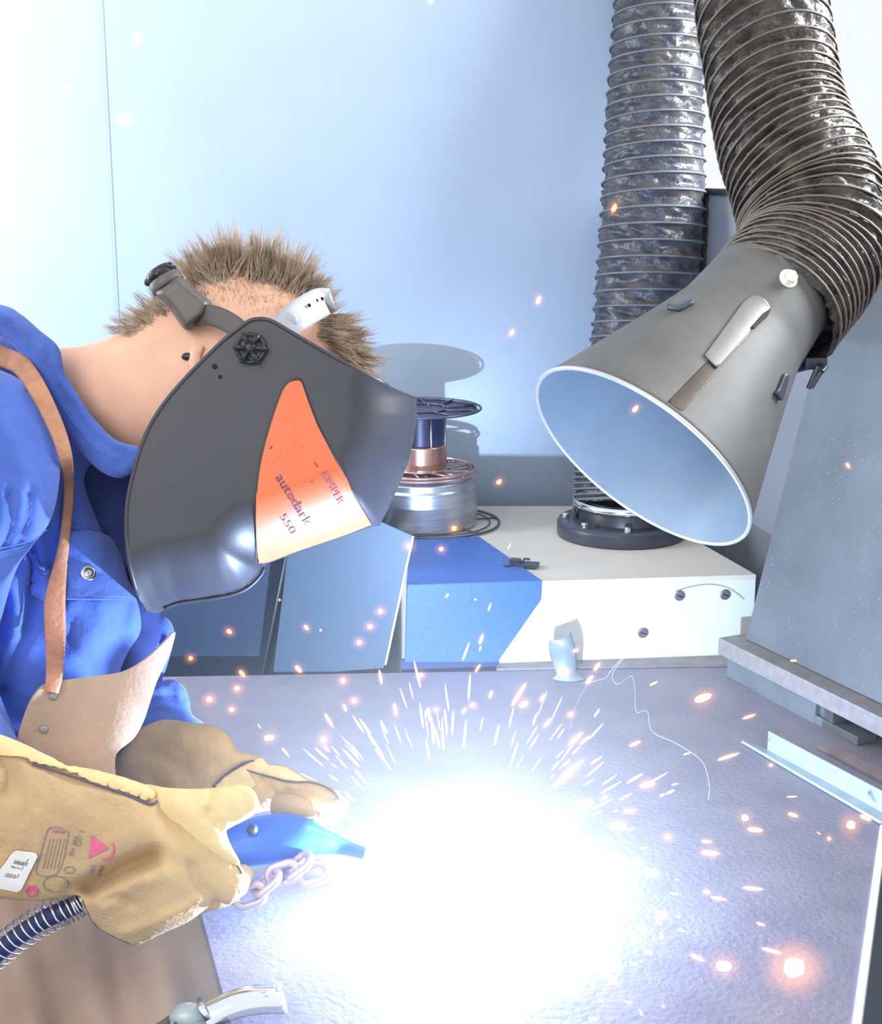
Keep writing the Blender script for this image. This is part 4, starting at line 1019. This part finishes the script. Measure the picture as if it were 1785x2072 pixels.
# pivot knob
p_, n_ = SHm.hit(508, 706, 0.001); u = n_.orthogonal().normalized(); w_ = n_.cross(u); kr = 32*1.47/F
mb = MB(); mb.lathe(p_, n_, [(0, kr), (0.005, kr), (0.007, kr*0.9), (0.005, kr*0.78), (0.004, kr*0.4), (0.010, kr*0.34), (0.012, kr*0.2), (0.012, 0.0005)], 40)
for k in range(6):
    a = k*pi/3+0.2; d = u*cos(a)+w_*sin(a); e = -u*sin(a)+w_*cos(a)
    mb.prism([p_+d*kr*0.25+e*kr*0.12, p_+d*kr*0.25-e*kr*0.12, p_+d*kr*0.98-e*kr*0.17, p_+d*kr*0.98+e*kr*0.17],
             [q+n_*0.0115 for q in (p_+d*kr*0.25+e*kr*0.10, p_+d*kr*0.25-e*kr*0.10, p_+d*kr*0.95-e*kr*0.14, p_+d*kr*0.95+e*kr*0.14)])
    mb.ball(p_+d*kr*0.95+n_*0.006, kr*0.17, 8)
mb.build('pivot_knob', M_black, hl, label='black star-shaped pivot knob')
for (x, y, r) in ((435, 742, 0.0027), (446, 763, 0.0020)):
    q, n2 = SHm.hit(x, y, 0.0008); mb = MB(); mb.lathe(q, n2, [(0, r), (0.001, r), (0.001, 0.0003)], 16); mb.build('hole', M_hole, hl)
# chin lip bead catching the light
mb = MB(); mb.tube(smooth_list([at(x, y, 1.585-HW*0.35) for x, y in [tuple(q) for q in cat([(535, 1148), (526, 1166), (499, 1191), (462, 1205), (406, 1214), (362, 1220), (332, 1231)], 4)]], 1), 0.002, 8); mb.build('chin_bead', M_helm, hl)
# lens cartridge at the front
lc = at(800, 935, 1.585); fd = (at(842, 804, 1.585)-at(766, 1066, 1.585)).normalized(); nf = fd.cross(VF).normalized()
if nf.x < 0: nf = -nf
R3 = Matrix((nf, VF, fd)).transposed()
mb = MB(); mb.box(lc-nf*0.028, (0.008, 0.10, 0.075), R3); mb.build('lens', mat('lens_glass', (0.01, 0.03, 0.02), 0.08), hl, smooth=False, bevel=0.002)
# headband: rear ratchet and straps
hbp = at(380, 620, 1.0)
def band(name, pts, wd, m, thick, label=None, off=0.006, sf=SHead):
    C = cat(pts, 8); v = []; f = []
    for i, c_ in enumerate(C):
        a_ = C[max(0, i-1)]; b_ = C[min(len(C)-1, i+1)]; t = (b_-a_)[:2]; t /= np.linalg.norm(t)+1e-9; nn_ = np.array((-t[1], t[0]))
        for k in range(5):
            u_ = (k/4*2-1)*c_[3]/2; v.append(at(c_[0]+nn_[0]*u_, c_[1]+nn_[1]*u_, c_[2]))
    for i in range(len(C)-1):
        for k in range(4): f.append((i*5+k, i*5+k+1, (i+1)*5+k+1, (i+1)*5+k))
    return mk(name, v, f, m, hl, solid=thick, label=label)
band('rear_strap', [(395, 640, 1.535, 44), (425, 638, 1.520, 42), (455, 648, 1.510, 42), (485, 668, 1.500, 40), (505, 700, 1.495, 40)], 0, M_hbdark, 0.003, 'dark strap behind the ear')
# ratchet housing: box wrapped on the nape
v = []
hs = [(312, 592), (360, 555), (427, 610), (418, 640), (380, 668), (372, 666), (345, 628)]
hbox = Blob(hs, 1.545, step=6, half=0.026, edge=14, curve=False)
mk('ratchet_housing', hbox.v, hbox.f, M_hbdark, hl, label='dark grey ratchet housing')
mb = MB(); ka = at(338, 574, 1.548); kd = (at(318, 548, 1.548)-at(345, 590, 1.548)).normalized()
kn_r = 0.0185
mb.lathe(ka-kd*0.004, kd, [(0, kn_r*0.95), (0.002, kn_r), (0.010, kn_r), (0.0115, kn_r*0.88), (0.0115, kn_r*0.7)], 28)
mb.build('adjuster_base', M_hbdark, hl)
mb = MB(); mb.lathe(ka+kd*0.0075, kd, [(0, kn_r*0.9), (0.008, kn_r*0.86), (0.0105, kn_r*0.7), (0.0105, 0.001)], 24)
u = kd.orthogonal().normalized(); w_ = kd.cross(u)
for k in range(5):
    a = k*2*pi/5; mb.ball(ka+kd*0.012+(u*cos(a)+w_*sin(a))*kn_r*0.86, 0.0045, 8)
mb.build('adjuster_knob', M_black, hl, label='black adjuster knob')
# front band wraps round the forehead as a closed loop over the head
bnd = band('front_band', [(556, 684, 1.498, 56), (574, 664, 1.500, 58), (602, 640, 1.508, 62), (632, 621, 1.527, 62), (650, 612, 1.548, 60), (655, 610, 1.575, 54), (640, 622, 1.60, 44)], 0, M_hblight, 0.0022, 'light grey adjustable front band')
mb = MB(); mb.lathe(at(588, 648, 1.505), -VF, [(0, 0.008), (0.002, 0.008), (0.003, 0.004), (0.003, 0.0005)], 16)
mb.build('band_button', M_hblight, hl)
mb = MB()
for (x, y) in ((626, 618), (641, 609), (652, 605)): mb.lathe(at(x, y, 1.520 + (x-626)*0.0012), -VF, [(0, 0.0019), (0.002, 0.0019), (0.002, 0.0002)], 10)
mb.build('band_holes', M_hole, hl)

# ================================================================== CHAIN AND WORKPIECE
def link(c, d, n, L=0.026, wd=0.016, r=0.0042):
    d = d.normalized(); n = (n-d*n.dot(d)).normalized(); e = d.cross(n); pts = []
    for k in range(24):
        a = 2*pi*k/24; pts.append(Vector(c)+d*(cos(a)*wd*0.5+(L-wd)*0.5*(1 if cos(a) > 0 else -1))+e*(sin(a)*wd*0.5))
    m = MB(); m.tube(pts, r, 8, closed=True); return m
spots_ = [(505, 1812, 'lowest, touching the near glove'), (540, 1785, 'second from the near glove'), (572, 1768, 'middle one of the row'), (603, 1752, 'topmost, next to last before the arc'), (633, 1768, 'nearest to the arc')]
for k, (x, y, _) in enumerate(spots_):
    c_ = at(x, y, 1.452+0.004*k); d_ = (VR*0.75+VU*(0.6 if k % 2 else 0.25)); n_ = -VF if k % 2 == 0 else (VU*0.8-VF*0.55-VR*0.4)
    o = link(c_, d_, n_, 0.030, 0.018).build('chain_link', M_chain)
    tag(o, 'pinkish steel chain link below the torch, ' + _, 'chain link', 'chain links beside the torch')
wp = onz(760, 1860, TZ)
mb = MB(); mb.box(onz(915, 1815, TZ)+Vector((0, 0, 0.0045)), (0.06, 0.03, 0.0080), Matrix.Rotation(0.15, 3, 'Z'))
tag(mb.build('workpiece', M_galv, smooth=False, bevel=0.001), 'bright steel workpiece lying on the table under the welding arc', 'workpiece')

# ================================================================== CLAMP AT THE BOTTOM
cz = TZ
cl = thing('ground_clamp', 'shiny steel clamp lying at the bottom edge of the table', 'clamp', onz(470, 2050, TZ))
A_ = onz(412, 2062, TZ+0.012); B_ = onz(566, 2022, TZ+0.016); dd = (B_-A_).normalized(); sd = Vector((-dd.y, dd.x, 0)).normalized(); upv = dd.cross(sd)*-1
if upv.z < 0: upv = -upv
v = []; f = []; nn_ = 11; ns = 14
for i in range(ns):
    t = i/(ns-1); c_ = A_.lerp(B_, t)+Vector((0, 0, 0.006*sin(pi*t)))
    wdt = 0.013+0.003*t
    for k in range(nn_):
        a = -0.15*pi+1.3*pi*k/(nn_-1); v.append(c_+sd*cos(a)*wdt+upv*sin(a)*wdt*0.8)
for i in range(ns-1):
    for k in range(nn_-1): f.append((i*nn_+k, i*nn_+k+1, (i+1)*nn_+k+1, (i+1)*nn_+k))
mk('handle', v, f, M_chrome, cl, solid=0.0018)
mb = MB(); mb.tube([v[(ns-1)*nn_+k]+dd*0.0005 for k in range(nn_)], 0.0018, 6); mb.build('handle_lip', M_bright, cl)
mb = MB(); J = onz(382, 2056, TZ+0.014); mb.ball(J, 0.014, 16, (1.25, 0.9, 0.8)); mb.box(J+Vector((0.002, 0, -0.006)), (0.032, 0.024, 0.012)); mb.build('pivot_block', M_galv, cl)
mb = MB(); mb.tube([J+Vector((-0.008, 0.004, 0)), onz(330, 2075, TZ+0.008), onz(280, 2100, TZ+0.008)], 0.0045, 8); mb.tube([J+Vector((-0.008, -0.010, -0.002)), onz(340, 2095, TZ+0.006)], 0.004, 8); mb.build('jaw_rod', M_hbdark, cl)
mb = MB(); mb.tube([onz(404, 2024, TZ+0.02), onz(410, 2045, TZ+0.028), onz(420, 2062, TZ+0.02)], 0.003, 8); mb.build('wire_spring', M_chrome, cl)
mb = MB(); mb.lathe(onz(535, 2014, TZ+0.027), (0, 0, 1), [(0, 0.005), (0.003, 0.005), (0.004, 0.003), (0.004, 0.0005)], 14); mb.build('rivet', M_chrome, cl)

# ================================================================== ARC AND SPARKS
def glow_mat(name, col, A, s1, A2, s2, zs):
    m = bpy.data.materials.new(name); m.use_nodes = True; N = m.node_tree.nodes; L = m.node_tree.links; N.clear()
    out = N.new('ShaderNodeOutputMaterial'); em = N.new('ShaderNodeEmission'); em.inputs['Color'].default_value = (*col, 1)
    tc = N.new('ShaderNodeTexCoord'); ln = N.new('ShaderNodeVectorMath'); ln.operation = 'LENGTH'
    mp = N.new('ShaderNodeMapping'); mp.inputs['Scale'].default_value = (1, 1, zs); L.new(tc.outputs['Object'], mp.inputs['Vector']); L.new(mp.outputs['Vector'], ln.inputs[0])
    def term(A_, s):
        d = N.new('ShaderNodeMath'); d.operation = 'DIVIDE'; L.new(ln.outputs['Value'], d.inputs[0]); d.inputs[1].default_value = s
        q = N.new('ShaderNodeMath'); q.operation = 'MULTIPLY'; L.new(d.outputs[0], q.inputs[0]); L.new(d.outputs[0], q.inputs[1])
        g = N.new('ShaderNodeMath'); g.operation = 'MULTIPLY'; L.new(q.outputs[0], g.inputs[0]); g.inputs[1].default_value = -1
        e = N.new('ShaderNodeMath'); e.operation = 'EXPONENT'; L.new(g.outputs[0], e.inputs[0])
        k = N.new('ShaderNodeMath'); k.operation = 'MULTIPLY'; L.new(e.outputs[0], k.inputs[0]); k.inputs[1].default_value = A_; return k
    a, b = term(A, s1), term(A2, s2); s = N.new('ShaderNodeMath'); s.operation = 'ADD'; L.new(a.outputs[0], s.inputs[0]); L.new(b.outputs[0], s.inputs[1])
    L.new(s.outputs[0], em.inputs['Strength']); L.new(em.outputs[0], out.inputs['Volume']); return m
M_glow = glow_mat('arc_bloom_glow', (0.62, 0.78, 1.0), 45, 0.060, 2.6, 0.215, 1.1)  # bloom and haze around the arc, drawn as an emissive volume
at_ = thing('welding_arc', 'blinding white welding arc burning on the table with a bloom of glare around it', 'welding arc', ARC)
mb = MB(); mb.ball(Vector((0, 0, 0))+ARC, 0.46, 32); gv = mb.build('arc_bloom', M_glow, at_)
mb = MB(); mb.ball(ARC-Vector((0, 0, 0.002)), 0.005, 16); mb.build('arc_core', mat('arc_white', (1, 1, 1), 0.5, emit=(0.8, 0.9, 1.0), es=30), at_)

def em(name, col, s, tr=0.35):
    m = bpy.data.materials.new(name); m.use_nodes = True; N = m.node_tree.nodes; L = m.node_tree.links; N.clear()
    out = N.new('ShaderNodeOutputMaterial'); e = N.new('ShaderNodeEmission'); e.inputs['Color'].default_value = (*col, 1); e.inputs['Strength'].default_value = s
    t = N.new('ShaderNodeBsdfTransparent'); ad = N.new('ShaderNodeAddShader'); L.new(e.outputs[0], ad.inputs[0]); L.new(t.outputs[0], ad.inputs[1]); L.new(ad.outputs[0], out.inputs['Surface']); return m
def halo_mat(name, col, s):
    m = bpy.data.materials.new(name); m.use_nodes = True; N = m.node_tree.nodes; L = m.node_tree.links; N.clear()
    out = N.new('ShaderNodeOutputMaterial'); e = N.new('ShaderNodeEmission'); e.inputs['Color'].default_value = (*col, 1); e.inputs['Strength'].default_value = s
    tc = N.new('ShaderNodeTexCoord'); ln = N.new('ShaderNodeVectorMath'); ln.operation = 'LENGTH'; L.new(tc.outputs['Object'], ln.inputs[0])
    q = N.new('ShaderNodeMath'); q.operation = 'SUBTRACT'; q.inputs[0].default_value = 1.0; q.use_clamp = True; L.new(ln.outputs['Value'], q.inputs[1])
    w = N.new('ShaderNodeMath'); w.operation = 'POWER'; L.new(q.outputs[0], w.inputs[0]); w.inputs[1].default_value = 1.7
    k = N.new('ShaderNodeMath'); k.operation = 'MULTIPLY'; L.new(w.outputs[0], k.inputs[0]); k.inputs[1].default_value = s*5; L.new(k.outputs[0], e.inputs['Strength'])
    L.new(e.outputs[0], out.inputs['Volume']); return m
M_sp = em('spark_orange', (1.0, 0.42, 0.20), 0.75); M_spw = em('spark_white', (1.0, 0.72, 0.75), 0.45); M_spd = em('spark_red', (1.0, 0.25, 0.18), 0.35); M_spy = em('spark_yellow', (1.0, 0.62, 0.22), 0.9)
HALO = {k: halo_mat('ember_halo_'+k, c, s_) for k, c, s_ in (('s', (1.0, 0.26, 0.05), 16.0), ('b', (1.0, 0.30, 0.04), 9.0))}
def spark_mesh(name, m):
    b = MB(); n = 8; rows = []
    for t in np.linspace(-1, 1, 9): rows.append((t*0.5, 0.5*sqrt(max(0, 1-abs(t)**3))*(1.0 if t < 0.2 else 1-0.25*t)+0.001))
    b.lathe((0, 0, 0), (1, 0, 0), rows, n); me = bpy.data.meshes.new(name); me.from_pydata(b.v, [], b.f); me.materials.append(m); me.polygons.foreach_set('use_smooth', [True]*len(me.polygons)); return me
LASTSP = {}
SM = {k: spark_mesh('spark_'+k, m) for k, m in (('o', M_sp), ('w', M_spw), ('r', M_spd), ('y', M_spy))}
def halo_mesh(name, m):
    b = MB(); b.ball((0, 0, 0), 1.0, 16); me = bpy.data.meshes.new(name); me.from_pydata(b.v, [], b.f); me.materials.append(m); return me
HM = {k: halo_mesh('halo_'+k, m) for k, m in HALO.items()}
LAB = {
 'wall': ('glowing orange spark drifting high in front of the blue wall', 'sparks high before the wall'),
 'rightfar': ('small orange spark in front of the hoses, hood or leaning plate', 'sparks by the hood'),
 'machine': ('orange spark in front of the wire spools, blue cover and cabinets', 'sparks before the machines'),
 'left': ('orange spark above the back left of the table, left of the arc', 'sparks left of the arc'),
 'fan': ('pale spark streak fanning up and out from the arc', 'sparks fanning from the arc'),
 'right': ('orange spark sliver flying over the table right of the arc', 'sparks right of the arc'),
 'front': ('orange spark over the table below the arc, near the bottom edge', 'sparks at the bottom edge'),
}
def spark(px_, py_, L_, ang, w_, kind, grp, d=None, halo=True):
    tab = onz(px_, py_, TZ) if py_ > 1365 else None
    if d is None:
        if tab is not None:
            dt = (tab-CAM).dot(VF); d = dt - random.uniform(0.02, 0.14)
        else: d = random.uniform(1.42, 1.6) if py_ < 1000 else random.uniform(1.7, 1.95)
    a = radians(ang); o = bpy.data.objects.new('spark', SM[kind]); COL.objects.link(o)
    o.location = at(px_, py_, d)
    X = (VR*cos(a)+VU*sin(a)+VF*random.uniform(-.15, .15)).normalized(); Y_ = X.cross(VF).normalized(); Z_ = X.cross(Y_)
    o.rotation_euler = Matrix((X, Y_, Z_)).transposed().to_euler(); o.scale = (max(L_, w_)*d/F, w_*d/F, w_*d/F)
    if halo and w_ >= 6:
        hs_ = 'b' if w_ >= 12 else 's'
        h = bpy.data.objects.new('glow', HM[hs_]); COL.objects.link(h); h.parent = o; sc = 1.7
        h.scale = (0.5+sc*w_/max(L_, w_)*0.9, sc*1.1, sc*1.1)
    LASTSP['o'] = o; o['label'] = LAB[grp][0]; o['category'] = 'spark'; o['group'] = LAB[grp][1]
S_ = [(280, 78, 12, 80, 8, 'o', 'wall'), (251, 241, 15, 0, 10, 'o', 'wall'), (138, 176, 7, 0, 7, 'r', 'wall'), (872, 3, 10, 0, 6, 'o', 'wall'), (1090, 607, 19, 70, 9, 'o', 'wall'), (1036, 673, 15, 60, 8, 'o', 'wall'),
 (1243, 421, 20, 65, 10, 'o', 'rightfar'), (1286, 827, 17, 50, 9, 'o', 'rightfar'), (1716, 942, 13, -60, 7, 'o', 'rightfar'), (1606, 1337, 15, 0, 5, 'o', 'rightfar'),
 (1010, 975, 13, 45, 9, 'o', 'machine'), (919, 1069, 12, 20, 10, 'o', 'machine'), (893, 1111, 10, 0, 9, 'o', 'machine'), (828, 1105, 11, 0, 11, 'o', 'machine'), (905, 1205, 11, 60, 5, 'o', 'machine'), (962, 1213, 6, 0, 4, 'o', 'machine'),
 (991, 1228, 20, 70, 4, 'o', 'machine'), (974, 1293, 24, 70, 6, 'o', 'machine'), (943, 1318, 44, 70, 5, 'o', 'machine'), (972, 1312, 12, 70, 4, 'o', 'machine'), (967, 1352, 20, 55, 6, 'o', 'machine'), (770, 1237, 10, 0, 10, 'o', 'machine'), (749, 1268, 11, 0, 10, 'o', 'machine'),
 (727, 1300, 11, 0, 10, 'o', 'machine'), (620, 1270, 13, -45, 8, 'o', 'machine'), (649, 1275, 6, 0, 5, 'o', 'machine'), (464, 1278, 13, -30, 9, 'o', 'machine'), (566, 1214, 6, 0, 5, 'o', 'machine'), (386, 1332, 10, 0, 9, 'o', 'machine'), (1031, 1105, 14, 65, 3, 'w', 'machine'), (1145, 1362, 12, 0, 11, 'o', 'machine'), (1165, 1316, 13, 30, 7, 'o', 'machine'),
 (490, 1363, 18, -50, 9, 'o', 'left'), (604, 1354, 19, -50, 9, 'o', 'left'), (480, 1393, 11, 0, 10, 'o', 'left'), (424, 1415, 12, 0, 11, 'o', 'left'), (469, 1436, 11, 0, 9, 'o', 'left'), (694, 1377, 10, 0, 10, 'o', 'left'), (545, 1493, 22, 10, 12, 'o', 'left'), (655, 1497, 14, 60, 13, 'o', 'left'), (661, 1515, 16, -50, 6, 'w', 'left'), (578, 1522, 24, -50, 5, 'w', 'left'), (525, 1470, 12, -50, 3, 'w', 'left'),
 (770, 1370, 32, -80, 6, 'w', 'fan'), (852, 1366, 10, 0, 9, 'o', 'fan'), (717, 1418, 11, 0, 10, 'o', 'fan'), (800, 1436, 28, -80, 7, 'w', 'fan'), (698, 1432, 18, -70, 6, 'w', 'fan'), (666, 1458, 36, -60, 6, 'w', 'fan'), (863, 1443, 26, 80, 5, 'w', 'fan'), (882, 1436, 9, 0, 8, 'o', 'fan'), (957, 1427, 11, 0, 9, 'o', 'fan'), (939, 1438, 16, 60, 6, 'o', 'fan'), (993, 1405, 18, 70, 6, 'o', 'fan'), (1050, 1405, 60, 58, 8, 'o', 'fan'), (1060, 1425, 20, 30, 12, 'o', 'fan'), (1098, 1412, 20, 50, 7, 'o', 'fan'), (1108, 1463, 26, 50, 7, 'o', 'fan'), (1155, 1445, 12, 30, 9, 'o', 'fan'), (1208, 1349, 22, 55, 8, 'o', 'fan'), (1193, 1375, 24, 50, 8, 'o', 'fan'), (1165, 1495, 42, 42, 9, 'o', 'fan'), (1183, 1498, 26, 42, 6, 'o', 'fan'), (1160, 1555, 60, 38, 9, 'o', 'fan'), (1140, 1575, 60, 38, 8, 'w', 'fan'),
 (1323, 1383, 20, 25, 5, 'o', 'right'), (1423, 1412, 38, 20, 15, 'y', 'right'), (1516, 1450, 30, 18, 6, 'o', 'right'), (1474, 1531, 50, 17, 7, 'o', 'right'), (1285, 1505, 26, 25, 7, 'o', 'right'), (1390, 1525, 16, 15, 4, 'o', 'right'), (1310, 1588, 34, 12, 11, 'o', 'right'), (1366, 1587, 16, 10, 4, 'o', 'right'), (1275, 1641, 30, 10, 8, 'o', 'right'), (1186, 1625, 24, 10, 8, 'o', 'right'), (1155, 1672, 26, 5, 8, 'o', 'right'), (1252, 1671, 36, -5, 13, 'o', 'right'), (1603, 1612, 24, 3, 4, 'o', 'right'), (1605, 1649, 22, -15, 8, 'o', 'right'), (1508, 1655, 15, 0, 13, 'y', 'right'), (1528, 1679, 34, -5, 10, 'o', 'right'), (1722, 1669, 18, 80, 18, 'y', 'right'), (1752, 1655, 26, -25, 9, 'o', 'right'), (1657, 1686, 11, -30, 3, 'o', 'right'), (1678, 1697, 8, 0, 8, 'o', 'right'), (1352, 1693, 14, -5, 10, 'o', 'right'), (1430, 1703, 22, -5, 7, 'o', 'right'), (1437, 1726, 38, -4, 11, 'o', 'right'), (1278, 1745, 38, -5, 7, 'o', 'right'), (1248, 1742, 18, -5, 14, 'o', 'right'), (1320, 1767, 28, -5, 8, 'o', 'right'), (1250, 1772, 22, -5, 12, 'o', 'right'), (1524, 1798, 44, -5, 8, 'o', 'right'), (1431, 1805, 16, -5, 9, 'o', 'right'), (1455, 1818, 34, -10, 7, 'o', 'right'), (1338, 1852, 20, -15, 10, 'o', 'right'), (1540, 1870, 20, -18, 6, 'o', 'right'), (1300, 1880, 26, -30, 8, 'o', 'right'), (1562, 1924, 46, -15, 8, 'o', 'right'), (1412, 1938, 34, -25, 9, 'o', 'right'), (1465, 1955, 36, -5, 22, 'y', 'right'), (1608, 1958, 44, -5, 40, 'y', 'right'), (1608, 1944, 38, -3, 10, 'w', 'right'), (1560, 1548, 8, 0, 7, 'w', 'right'),
 (1232, 1952, 26, 0, 18, 'o', 'front'), (1240, 1985, 20, 10, 8, 'o', 'front'), (1160, 2010, 28, -40, 8, 'o', 'front'), (1110, 1998, 60, -18, 9, 'o', 'front'), (993, 2050, 10, 90, 10, 'w', 'front'), (1203, 2062, 14, -30, 6, 'o', 'front'), (1275, 2030, 6, 0, 6, 'o', 'front'), (1342, 2036, 6, 0, 6, 'o', 'front')]
UNIQ = {(280, 78): 'small orange spark high on the left before the wall, right of the panel seam', (251, 241): 'round glowing spark before the wall panel seam, above the hair',
 (138, 176): 'faint red spark at the upper left before the wall, left of the panel seam', (872, 3): 'tiny spark cut by the top edge, above the middle of the wall',
 (1090, 607): 'slanted orange spark before the wall, left of the far hose', (1036, 673): 'orange spark before the wall above the hood mouth, lower of the pair',
 (1243, 421): 'orange spark in front of the far ventilation hose', (1286, 827): 'orange spark in front of the fume hood above its rim', (1716, 942): 'small orange spark in front of the leaning steel plate', (1606, 1337): 'tiny orange spark just above the long steel bar',
 (1423, 1412): 'thick yellow-orange spark near the left end of the steel bar', (1508, 1655): 'round yellow ember between the arc and the angle iron', (1722, 1669): 'glowing orange ember by the right end of the angle iron',
 (1465, 1955): 'second largest yellow ember at the lower right of the table', (1608, 1958): 'largest glowing ember on the picture, lower right of the table', (1608, 1944): 'white streak on top of the largest ember at lower right',
 (1010, 975): 'orange spark in the wall shadow right of the wire spools', (919, 1069): 'orange spark in front of the lower wire spool', (893, 1111): 'orange spark over the top of the blue cover', (828, 1105): 'orange spark at the upper corner of the sheet metal guard',
 (1145, 1362): 'round orange spark at the foot of the curled metal offcut', (1165, 1316): 'orange spark beside the curled offcut, in its shadow', (386, 1332): 'orange spark before the navy cabinet next to the apron', (464, 1278): 'orange spark before the navy cabinet below the helmet chin',
 (943, 1318): 'longest thin spark streak in front of the blue cover', (1528, 1679): 'orange sliver just below the round yellow ember', (1474, 1531): 'long orange streak left of the angle iron tip', (1516, 1450): 'orange streak below the steel channel', (1524, 1798): 'long level orange streak at the right, above the largest ember', (1562, 1924): 'slanting orange streak just left of the largest ember'}
for s in S_:
    spark(*s)
    if (s[0], s[1]) in UNIQ:
        LASTSP['o']['label'] = UNIQ[(s[0], s[1])]
for k in range(95):
    a = random.uniform(12, 165); r = random.uniform(215, 330) + (random.random()**3)*90
    x = 925+r*cos(radians(a))*1.15; y = 1745-r*sin(radians(a))*0.98
    spark(x, y, random.uniform(14, 62), a+random.uniform(-6, 6), random.uniform(2.5, 6), random.choice('wwwo'), 'fan', d=1.62-0.0+random.uniform(-.06, .03))
for k in range(22):
    x = random.uniform(1180, 1380); y = random.uniform(1590, 1960); a = math.degrees(math.atan2(-(y-1780), (x-925)))
    spark(x, y, random.uniform(8, 24), a, random.uniform(3, 7), random.choice('ow'), 'right')
for k in range(16):
    x = random.uniform(980, 1300); y = random.uniform(1960, 2065); a = math.degrees(math.atan2(-(y-1780), (x-925)))
    spark(x, y, random.uniform(6, 18), a, random.uniform(3, 6), random.choice('or'), 'front')
# thin spatter trails off to the right, built as solid pale tubes
for k, (lab, pts) in enumerate((('thin pale spatter trail looping up towards the white panel', [(1155, 1470), (1165, 1430), (1190, 1385), (1225, 1372), (1238, 1355), (1272, 1318)]),
                 ('thin pale spatter trail hooked down over the back of the table', [(1275, 1318), (1240, 1362), (1250, 1385), (1278, 1368), (1285, 1400), (1288, 1440), (1310, 1440), (1320, 1480), (1370, 1505), (1420, 1540), (1435, 1585), (1434, 1618)]))):
    cs = cat(pts, 10); mb = MB(); mb.tube([at(c[0], c[1], (onz(c[0], max(c[1], 1370), TZ)-CAM).dot(VF)-0.03) for c in cs], 0.00032, 4)
    tag(mb.build('spatter_trail', mat('trail', (0.75, 0.85, 1.0), 0.6)), lab, 'trail')
